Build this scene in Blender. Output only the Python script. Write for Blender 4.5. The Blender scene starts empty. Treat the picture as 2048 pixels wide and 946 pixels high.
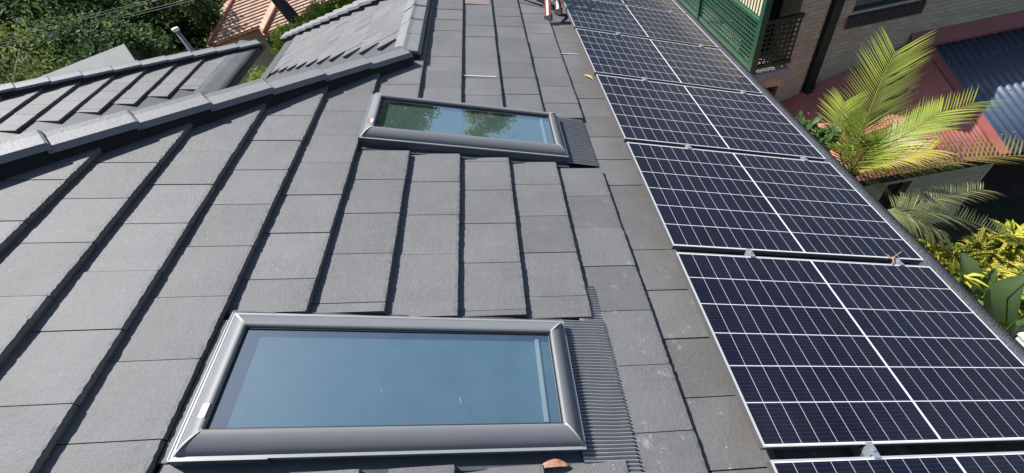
import bpy, bmesh, math, random
import numpy as np
from mathutils import Vector, Matrix

random.seed(7)
SC = bpy.context.scene
COL = SC.collection
R = math.radians

# ---------------------------------------------------------------- camera, sky, sun, exposure
CAM = Vector((-2.3408180, -0.4655078, 2.5674616))
RW = ((0.97997854, -0.07309799, -0.18519921),
      (-0.17947340, -0.72704702, -0.66271558),
      (-0.08620536, 0.68268537, -0.72560962))
FPX, PX0, PY0 = 844.0702, 1024.0, 473.0
cd = bpy.data.cameras.new('camera')
cam = bpy.data.objects.new('camera', cd)
COL.objects.link(cam)
cd.sensor_width = 36.0
cd.lens = FPX / 2048 * 36.0
cd.clip_start = 0.05
cd.clip_end = 2000
r0, r1, r2 = (Vector(r) for r in RW)
cam.matrix_world = Matrix(((r0.x, -r1.x, -r2.x, CAM.x), (r0.y, -r1.y, -r2.y, CAM.y), (r0.z, -r1.z, -r2.z, CAM.z), (0, 0, 0, 1)))
SC.camera = cam

SUN = Vector((-0.76, 0.56, 1.34)).normalized()
world = bpy.data.worlds.new('World')
SC.world = world
world.use_nodes = True
wn = world.node_tree
bg = wn.nodes['Background']
sky = wn.nodes.new('ShaderNodeTexSky')
sky.sky_type = 'NISHITA'
sky.sun_disc = False
sky.sun_elevation = math.asin(SUN.z)
sky.sun_rotation = math.atan2(SUN.x, SUN.y)
sky.air_density = 1.0
sky.dust_density = 1.2
sky.ozone_density = 1.5
wn.links.new(sky.outputs[0], bg.inputs[0])
bg.inputs[1].default_value = 0.07
sd = bpy.data.lights.new('sun', 'SUN')
sd.energy = 4.6
sd.angle = R(0.53)
sd.color = (1.0, 0.982, 0.95)
so = bpy.data.objects.new('sun', sd)
COL.objects.link(so)
so.rotation_euler = SUN.to_track_quat('Z', 'Y').to_euler()
SC.view_settings.view_transform = 'Standard'
SC.view_settings.look = 'None'
SC.view_settings.gamma = 1.0
SC.view_settings.exposure = 0.8
SC.render.engine = 'CYCLES'
SC.cycles.max_bounces = 8
SC.cycles.transparent_max_bounces = 12

# ---------------------------------------------------------------- helpers
PITCH = R(20)
CP, SP, TP = math.cos(PITCH), math.sin(PITCH), math.tan(PITCH)


class Frame:
    """local (u along the eave, v up the slope, w off the surface) to the world"""
    def __init__(s, O, U, V, W):
        s.O, s.U, s.V, s.W = Vector(O), Vector(U), Vector(V), Vector(W)

    def __call__(s, u, v, w):
        return s.O + s.U * u + s.V * v + s.W * w


FR = Frame((0, 0, 0), (0, 1, 0), (-CP, 0, SP), (SP, 0, CP))          # the slope with the skylights


def ray(x, y):
    a, b = (x - PX0) / FPX, (y - PY0) / FPX
    return r0 * a + r1 * b + r2


def at(x, y, ax, val):
    d = ray(x, y)
    return CAM + d * ((val - CAM[ax]) / d[ax])


def tag(o, label=None, cat=None, group=None, kind=None):
    if label: o['label'] = label
    if cat: o['category'] = cat
    if group: o['group'] = group
    if kind: o['kind'] = kind
    return o


def thing(name, label, cat, loc=(0, 0, 0), group=None):
    o = bpy.data.objects.new(name, None)
    o.empty_display_size = 0.1
    COL.objects.link(o)
    o.location = loc
    return tag(o, label, cat, group)


def obj(name, me, m, parent=None, smooth=False):
    """link a bmesh or a mesh as ONE object; coordinates are world ones"""
    if isinstance(me, bmesh.types.BMesh):
        b = me
        me = bpy.data.meshes.new(name)
        b.normal_update()
        b.to_mesh(me)
        b.free()
    else:
        me.name = name
    o = bpy.data.objects.new(name, me)
    if m: me.materials.append(m)
    if smooth:
        me.polygons.foreach_set('use_smooth', [True] * len(me.polygons))
    COL.objects.link(o)
    if parent:
        o.parent = parent
        off = Vector((0, 0, 0))
        p = parent
        while p:
            off += p.location
            p = p.parent
        o.location = -off
    return o


def pydata(name, v, f):
    me = bpy.data.meshes.new(name)
    me.from_pydata([tuple(p) for p in v], [], f)
    me.update()
    return me


def recenter(o):
    """put a single-mesh thing's origin at its base"""
    me = o.data
    co = np.empty(len(me.vertices) * 3)
    me.vertices.foreach_get('co', co)
    co = co.reshape(-1, 3)
    c = np.array([(co[:, 0].min() + co[:, 0].max()) / 2, (co[:, 1].min() + co[:, 1].max()) / 2, co[:, 2].min()])
    me.vertices.foreach_set('co', (co - c).ravel())
    me.update()
    o.location = c
    return o


def hexa(b, P):
    vs = [b.verts.new(p) for p in P]
    for f in ((3, 2, 1, 0), (4, 5, 6, 7), (0, 1, 5, 4), (1, 2, 6, 5), (2, 3, 7, 6), (3, 0, 4, 7)):
        b.faces.new([vs[i] for i in f])


def fbox(b, fr, u0, u1, v0, v1, w0, w1):
    q = [(u0, v0), (u1, v0), (u1, v1), (u0, v1)]
    hexa(b, [fr(u, v, w0) for u, v in q] + [fr(u, v, w1) for u, v in q])


WF = Frame((0, 0, 0), (1, 0, 0), (0, 1, 0), (0, 0, 1))


def box(b, x0, x1, y0, y1, z0, z1):
    fbox(b, WF, x0, x1, y0, y1, z0, z1)


def mkbox(name, m, parent, *a):
    b = bmesh.new()
    box(b, *a)
    return obj(name, b, m, parent)


def tube(b, pts, rad, n=8, caps=True):
    pts = [Vector(p) for p in pts]
    rs = rad if isinstance(rad, (list, tuple)) else [rad] * len(pts)
    rings = []
    for i, p in enumerate(pts):
        d = (pts[min(i + 1, len(pts) - 1)] - pts[max(i - 1, 0)]).normalized()
        a = d.orthogonal().normalized() if i == 0 else (rings_a - d * rings_a.dot(d)).normalized()
        rings_a = a
        c = d.cross(a)
        rings.append([b.verts.new(p + (a * math.cos(t) + c * math.sin(t)) * rs[i]) for t in [2 * math.pi * k / n for k in range(n)]])
    for A, B in zip(rings, rings[1:]):
        for k in range(n):
            b.faces.new((A[k], A[(k + 1) % n], B[(k + 1) % n], B[k]))
    if caps:
        b.faces.new(rings[0][::-1])
        b.faces.new(rings[-1])


def prism(b, poly, ext):
    """closed prism from a loop of points pushed along ext"""
    ext = Vector(ext)
    A = [b.verts.new(Vector(p)) for p in poly]
    B = [b.verts.new(Vector(p) + ext) for p in poly]
    n = len(A)
    b.faces.new(A[::-1])
    b.faces.new(B)
    for i in range(n):
        b.faces.new((A[i], A[(i + 1) % n], B[(i + 1) % n], B[i]))


def fixn(b):
    bmesh.ops.recalc_face_normals(b, faces=b.faces[:])


# ---------------------------------------------------------------- materials
def newmat(name):
    m = bpy.data.materials.new(name)
    m.use_nodes = True
    nt = m.node_tree
    return m, nt, nt.nodes['Principled BSDF']


def N(nt, t, **k):
    n = nt.nodes.new(t)
    for a, v in k.items():
        if isinstance(a, str) and a.startswith('i_'):
            n.inputs[a[2:]].default_value = v
        else:
            setattr(n, a, v)
    return n


def mixc(nt, fac, A, B, mode='MIX'):
    n = nt.nodes.new('ShaderNodeMix')
    n.data_type = 'RGBA'
    n.blend_type = mode
    for i, v in ((0, fac), (6, A), (7, B)):
        if hasattr(v, 'links') or hasattr(v, 'is_linked'):
            nt.links.new(v, n.inputs[i])
        else:
            n.inputs[i].default_value = v if i == 0 else (*v, 1)
    return n.outputs[2]


def mathn(nt, op, a, b=None, clamp=False):
    n = nt.nodes.new('ShaderNodeMath')
    n.operation = op
    n.use_clamp = clamp
    for i, v in ((0, a), (1, b)):
        if v is None: continue
        if hasattr(v, 'is_linked'): nt.links.new(v, n.inputs[i])
        else: n.inputs[i].default_value = v
    return n.outputs[0]


def ramp(nt, src, a, b):
    n = nt.nodes.new('ShaderNodeMapRange')
    nt.links.new(src, n.inputs[0])
    n.inputs[1].default_value = a
    n.inputs[2].default_value = b
    return n.outputs[0]


def noise(nt, vec, scale, detail=4, rough=0.55):
    n = nt.nodes.new('ShaderNodeTexNoise')
    n.inputs['Scale'].default_value = scale
    n.inputs['Detail'].default_value = detail
    n.inputs['Roughness'].default_value = rough
    if vec is not None: nt.links.new(vec, n.inputs['Vector'])
    return n.outputs['Fac']


def bump(nt, bs, h, strength=0.3, dist=0.01):
    n = nt.nodes.new('ShaderNodeBump')
    n.inputs['Strength'].default_value = strength
    n.inputs['Distance'].default_value = dist
    nt.links.new(h, n.inputs['Height'])
    nt.links.new(n.outputs[0], bs.inputs['Normal'])


def geom_pos(nt):
    return nt.nodes.new('ShaderNodeNewGeometry').outputs['Position']


def simple(name, c, rough=0.6, var=0.15, scale=8, bmp=0.0, metal=0.0, spec=0.5, c2=None):
    m, nt, bs = newmat(name)
    pos = geom_pos(nt)
    f = noise(nt, pos, scale, 6, 0.6)
    f2 = noise(nt, pos, scale * 7, 3, 0.6)
    lo = tuple(x * (1 - var) for x in c)
    hi = c2 or tuple(min(1, x * (1 + var)) for x in c)
    col = mixc(nt, ramp(nt, f, 0.3, 0.7), lo, hi)
    col = mixc(nt, 0.25, col, mixc(nt, ramp(nt, f2, 0.35, 0.65), lo, hi))
    nt.links.new(col, bs.inputs['Base Color'])
    bs.inputs['Roughness'].default_value = rough
    bs.inputs['Metallic'].default_value = metal
    bs.inputs['Specular IOR Level'].default_value = spec
    if bmp: bump(nt, bs, f2, bmp, 0.01)
    return m


def tile_mat():
    m, nt, bs = newmat('weathered_concrete_tile')
    g = nt.nodes.new('ShaderNodeNewGeometry')
    pos = g.outputs['Position']
    isl = g.outputs['Random Per Island']
    mp = nt.nodes.new('ShaderNodeMapping')
    mp.inputs['Scale'].default_value = (3.0, 60.0, 3.0)
    nt.links.new(pos, mp.inputs['Vector'])
    streak = noise(nt, mp.outputs[0], 1.0, 4, 0.6)
    big = noise(nt, pos, 1.7, 5, 0.6)
    fine = noise(nt, pos, 110, 4, 0.75)
    med = noise(nt, pos, 22, 5, 0.65)
    big = mathn(nt, 'ADD', mathn(nt, 'MULTIPLY', big, 0.55), mathn(nt, 'MULTIPLY', noise(nt, pos, 5.5, 6, 0.7), 0.45))
    col = mixc(nt, ramp(nt, big, 0.36, 0.64), (0.080, 0.082, 0.086), (0.134, 0.136, 0.139))
    col = mixc(nt, mathn(nt, 'MULTIPLY', ramp(nt, streak, 0.35, 0.75), 0.35), col, (0.150, 0.152, 0.154))
    col = mixc(nt, mathn(nt, 'MULTIPLY', ramp(nt, med, 0.45, 0.75), 0.4), col, (0.094, 0.094, 0.094))
    col = mixc(nt, mathn(nt, 'MULTIPLY', ramp(nt, fine, 0.35, 0.65), 0.42), col, (0.185, 0.175, 0.173))
    # every tile a slightly different batch
    hs = nt.nodes.new('ShaderNodeHueSaturation')
    nt.links.new(mathn(nt, 'ADD', mathn(nt, 'MULTIPLY', isl, 0.24), 0.87), hs.inputs['Value'])
    nt.links.new(col, hs.inputs['Color'])
    col = hs.outputs[0]
    # brownish run-off dust on the two lowest courses by the gutter
    sx = nt.nodes.new('ShaderNodeSeparateXYZ')
    nt.links.new(pos, sx.inputs[0])
    low = ramp(nt, sx.outputs[0], -1.95, -1.6)
    low = mathn(nt, 'MULTIPLY', low, ramp(nt, noise(nt, pos, 5, 5, 0.65), 0.25, 0.7))
    col = mixc(nt, mathn(nt, 'MULTIPLY', low, 0.75), col, (0.098, 0.087, 0.070))
    # lime bloom
    blo = mathn(nt, 'MULTIPLY', ramp(nt, noise(nt, pos, 9, 8, 0.78), 0.585, 0.70), ramp(nt, sx.outputs[0], -2.7, -2.0))
    far = ramp(nt, sx.outputs[1], 2.2, 0.2)
    col = mixc(nt, mathn(nt, 'MULTIPLY', mathn(nt, 'MULTIPLY', blo, far), 0.6), col, (0.5, 0.5, 0.49))
    spk = nt.nodes.new('ShaderNodeTexVoronoi')
    spk.inputs['Scale'].default_value = 14
    nt.links.new(pos, spk.inputs['Vector'])
    dots = mathn(nt, 'MULTIPLY', mathn(nt, 'LESS_THAN', spk.outputs['Distance'], 0.055), mathn(nt, 'GREATER_THAN', noise(nt, pos, 3, 2), 0.56))
    col = mixc(nt, mathn(nt, 'MULTIPLY', dots, 0.55), col, (0.42, 0.42, 0.40))
    nt.links.new(col, bs.inputs['Base Color'])
    bs.inputs['Roughness'].default_value = 0.60
    bs.inputs['Specular IOR Level'].default_value = 0.42
    h = mathn(nt, 'ADD', fine, mathn(nt, 'MULTIPLY', med, 1.2))
    bump(nt, bs, h, 0.55, 0.005)
    return m


def brick_mat(name, c1, c2, mort, ax, bw=0.24, bh=0.086):
    m, nt, bs = newmat(name)
    pos = geom_pos(nt)
    sx = nt.nodes.new('ShaderNodeSeparateXYZ')
    nt.links.new(pos, sx.inputs[0])
    cb = nt.nodes.new('ShaderNodeCombineXYZ')
    nt.links.new(sx.outputs[ax], cb.inputs[0])
    nt.links.new(sx.outputs[2], cb.inputs[1])
    br = nt.nodes.new('ShaderNodeTexBrick')
    nt.links.new(cb.outputs[0], br.inputs['Vector'])
    br.inputs['Scale'].default_value = 1
    br.inputs['Brick Width'].default_value = bw
    br.inputs['Row Height'].default_value = bh
    br.inputs['Mortar Size'].default_value = 0.007
    br.inputs['Mortar Smooth'].default_value = 0.25
    br.inputs['Bias'].default_value = -0.1
    br.inputs['Color1'].default_value = (*c1, 1)
    br.inputs['Color2'].default_value = (*c2, 1)
    br.inputs['Mortar'].default_value = (*mort, 1)
    f = noise(nt, pos, 2.3, 6, 0.7)
    f2 = noise(nt, pos, 45, 4, 0.7)
    col = mixc(nt, mathn(nt, 'MULTIPLY', ramp(nt, f, 0.35, 0.7), 0.35), br.outputs[0], tuple(x * 0.55 for x in c1))
    col = mixc(nt, mathn(nt, 'MULTIPLY', ramp(nt, f2, 0.4, 0.65), 0.3), col, tuple(x * 0.75 for x in c2))
    nt.links.new(col, bs.inputs['Base Color'])
    bs.inputs['Roughness'].default_value = 0.85
    h = mathn(nt, 'SUBTRACT', mathn(nt, 'MULTIPLY', f2, 0.3), br.outputs['Fac'])
    bump(nt, bs, h, 0.6, 0.008)
    return m


def leaf_mat(name, c, c2, trans=0.35, rough=0.55, dead=None, deadamt=0.0, spec=0.2):
    m, nt, bs = newmat(name)
    g = nt.nodes.new('ShaderNodeNewGeometry')
    isl = g.outputs['Random Per Island']
    big = noise(nt, g.outputs['Position'], 0.9, 3, 0.6)
    col = mixc(nt, mathn(nt, 'ADD', mathn(nt, 'MULTIPLY', isl, 0.45), mathn(nt, 'MULTIPLY', ramp(nt, big, 0.38, 0.62), 0.55)), c, c2)
    if dead:
        r = nt.nodes.new('ShaderNodeTexWhiteNoise')
        r.noise_dimensions = '1D'
        nt.links.new(isl, r.inputs['W'])
        col = mixc(nt, mathn(nt, 'LESS_THAN', r.outputs[0], deadamt), col, dead)
    nt.links.new(col, bs.inputs['Base Color'])
    bs.inputs['Roughness'].default_value = rough
    bs.inputs['Specular IOR Level'].default_value = spec
    tr = nt.nodes.new('ShaderNodeBsdfTranslucent')
    nt.links.new(col, tr.inputs[0])
    mx = nt.nodes.new('ShaderNodeMixShader')
    mx.inputs[0].default_value = trans
    nt.links.new(bs.outputs[0], mx.inputs[1])
    nt.links.new(tr.outputs[0], mx.inputs[2])
    nt.links.new(mx.outputs[0], nt.nodes['Material Output'].inputs[0])
    return m


def glass_mat(name, gl, tint, refl):
    m, nt, bs = newmat(name)
    gs = N(nt, 'ShaderNodeBsdfGlossy')
    gs.inputs['Color'].default_value = (*gl, 1)
    gs.inputs['Roughness'].default_value = 0.012
    t = N(nt, 'ShaderNodeBsdfTransparent')
    t.inputs[0].default_value = (*tint, 1)
    d = N(nt, 'ShaderNodeBsdfDiffuse')
    d.inputs[0].default_value = (0.45, 0.47, 0.47, 1)
    pos = geom_pos(nt)
    dust = mathn(nt, 'MULTIPLY', ramp(nt, noise(nt, pos, 6, 7, 0.7), 0.4, 0.8), 0.035)
    mx = N(nt, 'ShaderNodeMixShader')
    mx.inputs[0].default_value = refl
    nt.links.new(t.outputs[0], mx.inputs[1])
    nt.links.new(gs.outputs[0], mx.inputs[2])
    m2 = N(nt, 'ShaderNodeMixShader')
    nt.links.new(dust, m2.inputs[0])
    nt.links.new(mx.outputs[0], m2.inputs[1])
    nt.links.new(d.outputs[0], m2.inputs[2])
    nt.links.new(m2.outputs[0], nt.nodes['Material Output'].inputs[0])
    return m


def cell_mat():
    """dark half-cut cells with white lines; pattern laid in the panel's own coordinates"""
    m, nt, bs = newmat('solar_cells')
    tc = nt.nodes.new('ShaderNodeTexCoord')
    sx = nt.nodes.new('ShaderNodeSeparateXYZ')
    nt.links.new(tc.outputs['Object'], sx.inputs[0])
    u, v = sx.outputs[0], sx.outputs[1]
    PU, PV = (1.038 - 0.019) / 6, 0.0864

    def line(c, pitch, half, off=0.0):
        a = mathn(nt, 'SUBTRACT', c, off)
        a = mathn(nt, 'DIVIDE', a, pitch)
        a = mathn(nt, 'SUBTRACT', a, mathn(nt, 'ROUND', a))
        a = mathn(nt, 'MULTIPLY', mathn(nt, 'ABSOLUTE', a), pitch)
        return mathn(nt, 'LESS_THAN', a, half)
    rows = line(u, PU, 0.0018, 0.0095)
    av = mathn(nt, 'SUBTRACT', mathn(nt, 'ABSOLUTE', mathn(nt, 'SUBTRACT', v, 1.755 / 2)), 0.0055)
    cols = mathn(nt, 'MULTIPLY', line(av, PV, 0.0011), 0.8)
    mid = mathn(nt, 'LESS_THAN', av, 0.0)
    eu = mathn(nt, 'GREATER_THAN', mathn(nt, 'ABSOLUTE', mathn(nt, 'SUBTRACT', u, 1.038 / 2)), 1.038 / 2 - 0.0085)
    ev = mathn(nt, 'GREATER_THAN', av, PV * 10)
    w = mathn(nt, 'MAXIMUM', mathn(nt, 'MAXIMUM', rows, cols), mathn(nt, 'MAXIMUM', mid, mathn(nt, 'MAXIMUM', eu, ev)))
    bus = mathn(nt, 'MULTIPLY', line(u, PU / 10, 0.0006, 0.0095 + PU / 20), 0.07)
    # each cell a slightly different navy
    cu = mathn(nt, 'FLOOR', mathn(nt, 'DIVIDE', mathn(nt, 'SUBTRACT', u, 0.0095), PU))
    cv = mathn(nt, 'FLOOR', mathn(nt, 'DIVIDE', v, PV))
    wn_ = nt.nodes.new('ShaderNodeTexWhiteNoise')
    wn_.noise_dimensions = '2D'
    cb = nt.nodes.new('ShaderNodeCombineXYZ')
    nt.links.new(cu, cb.inputs[0]); nt.links.new(cv, cb.inputs[1])
    nt.links.new(cb.outputs[0], wn_.inputs['Vector'])
    col = mixc(nt, wn_.outputs[0], (0.0040, 0.0042, 0.014), (0.0062, 0.0064, 0.020))
    col = mixc(nt, bus, col, (0.35, 0.36, 0.4))
    col = mixc(nt, w, col, (0.68, 0.69, 0.73))
    dust = ramp(nt, noise(nt, geom_pos(nt), 3.5, 6, 0.7), 0.35, 0.8)
    col = mixc(nt, mathn(nt, 'MULTIPLY', dust, 0.02), col, (0.4, 0.38, 0.34))
    nt.links.new(col, bs.inputs['Base Color'])
    bs.inputs['Roughness'].default_value = 0.45
    bs.inputs['Specular IOR Level'].default_value = 0.2
    bs.inputs['Coat Weight'].default_value = 0.22
    bs.inputs['Coat Roughness'].default_value = 0.05
    bs.inputs['Coat IOR'].default_value = 1.32
    return m


def mesh_mat():
    """fine woven gutter mesh"""
    m, nt, bs = newmat('gutter_mesh')
    pos = geom_pos(nt)
    v = nt.nodes.new('ShaderNodeTexVoronoi')
    v.inputs['Scale'].default_value = 95
    nt.links.new(pos, v.inputs['Vector'])
    f = noise(nt, pos, 3, 5, 0.6)
    col = mixc(nt, ramp(nt, v.outputs['Distance'], 0.15, 0.6), (0.028, 0.030, 0.033), (0.135, 0.140, 0.148))
    col = mixc(nt, mathn(nt, 'MULTIPLY', ramp(nt, f, 0.4, 0.7), 0.4), col, (0.06, 0.062, 0.066))
    nt.links.new(col, bs.inputs['Base Color'])
    bs.inputs['Roughness'].default_value = 0.8
    bs.inputs['Specular IOR Level'].default_value = 0.15
    bump(nt, bs, v.outputs['Distance'], 0.5, 0.006)
    return m


def courses_mat(name, c, c2, dirv, pitch):
    """terracotta tiles: courses run across dirv"""
    m, nt, bs = newmat(name)
    pos = geom_pos(nt)
    vm = nt.nodes.new('ShaderNodeVectorMath')
    vm.operation = 'DOT_PRODUCT'
    nt.links.new(pos, vm.inputs[0])
    vm.inputs[1].default_value = dirv
    a = mathn(nt, 'FRACT', mathn(nt, 'DIVIDE', vm.outputs['Value'], pitch))
    f = noise(nt, pos, 1.3, 6, 0.7)
    f2 = noise(nt, pos, 9, 4, 0.7)
    col = mixc(nt, ramp(nt, f, 0.3, 0.7), c, c2)
    col = mixc(nt, mathn(nt, 'MULTIPLY', ramp(nt, f2, 0.4, 0.7), 0.5), col, tuple(x * 0.6 for x in c))
    nt.links.new(col, bs.inputs['Base Color'])
    bs.inputs['Roughness'].default_value = 0.8
    bump(nt, bs, a, 0.6, 0.05)
    return m


M = {}
M['tile'] = tile_mat()
M['cap'] = simple('ridge_cap_concrete', (0.165, 0.169, 0.175), 0.6, 0.10, 6, 0.25)
M['mortar'] = simple('bedding_mortar', (0.018, 0.018, 0.019), 0.9, 0.3, 20, 0.4)  # mortar taken near-black: the shade under the caps is put into its colour
M['flash'] = simple('dark_sheet_flashing', (0.062, 0.066, 0.072), 0.42, 0.2, 5, 0.05, 0.0, 0.6)
M['valley'] = simple('valley_sheet', (0.050, 0.052, 0.056), 0.5, 0.25, 3, 0.05, 0.0, 0.5)
M['mesh'] = mesh_mat()
M['skyframe'] = simple('grey_coated_aluminium', (0.165, 0.17, 0.182), 0.52, 0.05, 5, 0.0, 0.0, 0.4)
M['lip'] = simple('bright_aluminium_edge', (0.32, 0.33, 0.34), 0.4, 0.05, 9, 0.0, 0.3)
M['seal'] = simple('cream_corner_seal', (0.42, 0.42, 0.36), 0.7, 0.25, 30)
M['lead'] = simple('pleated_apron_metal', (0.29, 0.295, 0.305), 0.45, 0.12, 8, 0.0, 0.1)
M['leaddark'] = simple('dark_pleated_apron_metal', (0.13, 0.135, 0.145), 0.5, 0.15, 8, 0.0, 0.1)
M['innerwhite'] = simple('white_timber_lining', (0.80, 0.82, 0.76), 0.6, 0.05, 10)
M['blind'] = simple('blue_grey_blind', (0.15, 0.28, 0.31), 0.8, 0.12, 3)
M['blindfar'] = simple('dark_green_grey_blind', (0.22, 0.33, 0.26), 0.8, 0.06, 3)  # green of the reflected tree crowns put into the sheet under the far glass
M['glass'] = glass_mat('skylight_glass', (0.90, 0.98, 0.97), (0.88, 0.95, 0.97), 0.56)
M['glassfar'] = glass_mat('skylight_glass_far', (0.90, 0.98, 0.97), (0.88, 0.95, 0.97), 0.62)
M['alu'] = simple('anodised_panel_frame', (0.52, 0.53, 0.54), 0.38, 0.04, 12, 0, 0.25)
M['aludark'] = simple('dark_frame_side', (0.10, 0.10, 0.10), 0.5, 0.1, 12, 0, 0.2)
M['galv'] = simple('galvanised_clamp', (0.36, 0.39, 0.42), 0.45, 0.15, 40, 0, 0.5)
M['cells'] = cell_mat()
M['white'] = simple('white_paint', (0.78, 0.78, 0.75), 0.6, 0.06, 10)
M['cream'] = simple('cream_render', (0.56, 0.50, 0.38), 0.8, 0.12, 3, 0.2)
M['creamslat'] = simple('cream_slat_paint', (0.72, 0.66, 0.46), 0.6, 0.08, 9)
M['green'] = simple('dark_green_paint', (0.022, 0.085, 0.05), 0.42, 0.25, 6, 0.0, 0.0, 0.5)
M['greendark'] = simple('deep_green_paint', (0.010, 0.026, 0.020), 0.4, 0.25, 8)  # own colour of downpipe and window frame; painted shade on the front lattice
M['brickY'] = brick_mat('tan_brick_front', (0.50, 0.41, 0.28), (0.66, 0.57, 0.42), (0.36, 0.32, 0.26), 0)
M['brickX'] = brick_mat('tan_brick_side', (0.50, 0.41, 0.28), (0.66, 0.57, 0.42), (0.36, 0.32, 0.26), 1)
M['sandstone'] = simple('mossy_sandstone', (0.55, 0.49, 0.36), 0.9, 0.4, 4, 0.5)
M['sillbrick'] = simple('glazed_dark_brick', (0.035, 0.022, 0.024), 0.35, 0.35, 10)
M['sillmortar'] = simple('pale_sill_mortar', (0.30, 0.28, 0.25), 0.8, 0.1, 20)
M['redroof'] = simple('faded_red_steel', (0.50, 0.18, 0.145), 0.6, 0.16, 2.2, 0.05, 0, 0.4)
M['redflash'] = simple('red_steel_flashing', (0.30, 0.085, 0.075), 0.5, 0.12, 3)
M['bluesheet'] = simple('smoky_blue_sheet', (0.070, 0.098, 0.145), 0.4, 0.15, 4, 0, 0, 0.7)
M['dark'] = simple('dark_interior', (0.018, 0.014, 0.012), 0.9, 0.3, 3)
M['concrete'] = simple('grey_concrete', (0.33, 0.33, 0.33), 0.8, 0.2, 6, 0.2)
M['curtain'] = simple('net_curtain', (0.33, 0.36, 0.36), 0.8, 0.25, 14)
M['winglass'] = simple('window_glass', (0.10, 0.12, 0.13), 0.08, 0.3, 4, 0, 0, 0.8)
M['soil'] = simple('leaf_litter_ground', (0.065, 0.058, 0.038), 0.95, 0.5, 0.8, 0.6, c2=(0.06, 0.075, 0.03))
M['hill'] = simple('wooded_hill', (0.035, 0.045, 0.02), 0.95, 0.5, 0.3, 0.8)
M['bark'] = simple('dark_bark', (0.045, 0.036, 0.030), 0.9, 0.4, 7, 0.6)
M['palebark'] = simple('pale_gum_bark', (0.42, 0.38, 0.31), 0.8, 0.3, 4, 0.3)
M['gumleaf'] = leaf_mat('gum_leaves', (0.115, 0.13, 0.06), (0.25, 0.25, 0.125), 0.55)
M['darkleaf'] = leaf_mat('dark_leaves', (0.028, 0.060, 0.024), (0.115, 0.175, 0.055), 0.55)
M['midleaf'] = leaf_mat('mid_leaves', (0.070, 0.125, 0.030), (0.18, 0.24, 0.055), 0.55)
M['limeleaf'] = leaf_mat('lime_leaves', (0.14, 0.24, 0.03), (0.28, 0.36, 0.05), 0.5)
M['palmleaf'] = leaf_mat('palm_leaflets', (0.15, 0.235, 0.035), (0.36, 0.40, 0.07), 0.35, 0.38)
M['palmyellow'] = leaf_mat('yellowing_palm_leaflets', (0.33, 0.30, 0.05), (0.50, 0.43, 0.10), 0.35, 0.4, (0.45, 0.32, 0.20), 0.25)
M['palmdusty'] = leaf_mat('dusty_palm_leaflets', (0.12, 0.15, 0.05), (0.24, 0.26, 0.12), 0.3, 0.5, (0.42, 0.36, 0.22), 0.2)
M['croton'] = leaf_mat('croton_leaves', (0.33, 0.34, 0.03), (0.68, 0.60, 0.12), 0.3, 0.35, (0.14, 0.20, 0.03), 0.25)
M['crotongreen'] = leaf_mat('lime_croton_leaves', (0.28, 0.32, 0.02), (0.52, 0.50, 0.05), 0.3, 0.35, (0.06, 0.12, 0.02), 0.3)
M['broadleaf'] = leaf_mat('broad_green_leaf', (0.14, 0.225, 0.095), (0.20, 0.29, 0.13), 0.5, 0.4)
M['shrubleaf'] = leaf_mat('green_shrub_leaf', (0.05, 0.105, 0.03), (0.095, 0.17, 0.05), 0.3, 0.4)
M['redleaf'] = leaf_mat('red_leaves', (0.25, 0.03, 0.03), (0.35, 0.06, 0.05), 0.25)
M['redpaint'] = simple('scuffed_red_fibreglass', (0.33, 0.035, 0.025), 0.5, 0.4, 12)
M['black'] = simple('black_rubber', (0.012, 0.012, 0.013), 0.6, 0.2, 20)
M['leafred'] = simple('curled_red_leaf', (0.45, 0.13, 0.10), 0.6, 0.35, 60, c2=(0.50, 0.36, 0.22))
M['leafyellow'] = simple('dry_yellow_leaf', (0.55, 0.42, 0.20), 0.6, 0.2, 60)
M['twig'] = simple('dry_twig', (0.32, 0.22, 0.14), 0.8, 0.2, 60)
M['greyroof'] = simple('grey_fibro_roof', (0.24, 0.25, 0.24), 0.75, 0.15, 2)
M['steel'] = simple('dull_steel_pole', (0.22, 0.24, 0.26), 0.45, 0.2, 6, 0, 0.4)
M['wire'] = simple('aerial_cable', (0.20, 0.22, 0.20), 0.6, 0.1, 6)
M['paper'] = simple('white_label', (0.8, 0.8, 0.8), 0.5, 0.03, 30)
M['redlabel'] = simple('faded_red_label', (0.6, 0.16, 0.14), 0.5, 0.1, 30)
M['stone_pale'] = simple('pale_sarking_strip', (0.40, 0.39, 0.36), 0.7, 0.1, 20)
M['pinktile'] = simple('pink_faded_patch', (0.20, 0.155, 0.15), 0.7, 0.2, 12)

# ---------------------------------------------------------------- ground
GZ = -6.4


def ground():
    b = bmesh.new()
    n = 60
    X = [math.copysign(abs(t) ** 2.2 * 900, t) for t in [(-1 + 2 * i / n) for i in range(n + 1)]]
    vs = []
    for i in range(n + 1):
        row = []
        for j in range(n + 1):
            x, y = X[i], X[j]
            d = math.hypot(x, y)
            h = GZ + 0.22 * math.sin(x * .31) * math.cos(y * .27)
            if x < -12: h -= min(2.0, (-12 - x) * .12)
            if y > 34: h += min(26, (y - 34) * .24)
            if x < -40: h += min(26, (-40 - x) * .3)
            row.append(b.verts.new((x, y, h)))
        vs.append(row)
    for i in range(n):
        for j in range(n):
            b.faces.new((vs[i][j], vs[i + 1][j], vs[i + 1][j + 1], vs[i][j + 1]))
    o = obj('ground', b, M['soil'], None, True)
    tag(o, kind='structure')


ground()

# ---------------------------------------------------------------- our house
HOUSE = thing('house', 'foreground house with a dark grey concrete tiled roof, hips and ridge caps', 'house', (-3.2, 3.0, GZ))
GAUGE = 0.3393
V0 = 1.955                       # butt line of a course measured on the slope
RV, RU = 3.475, 3.35             # where the ridge starts


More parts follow.
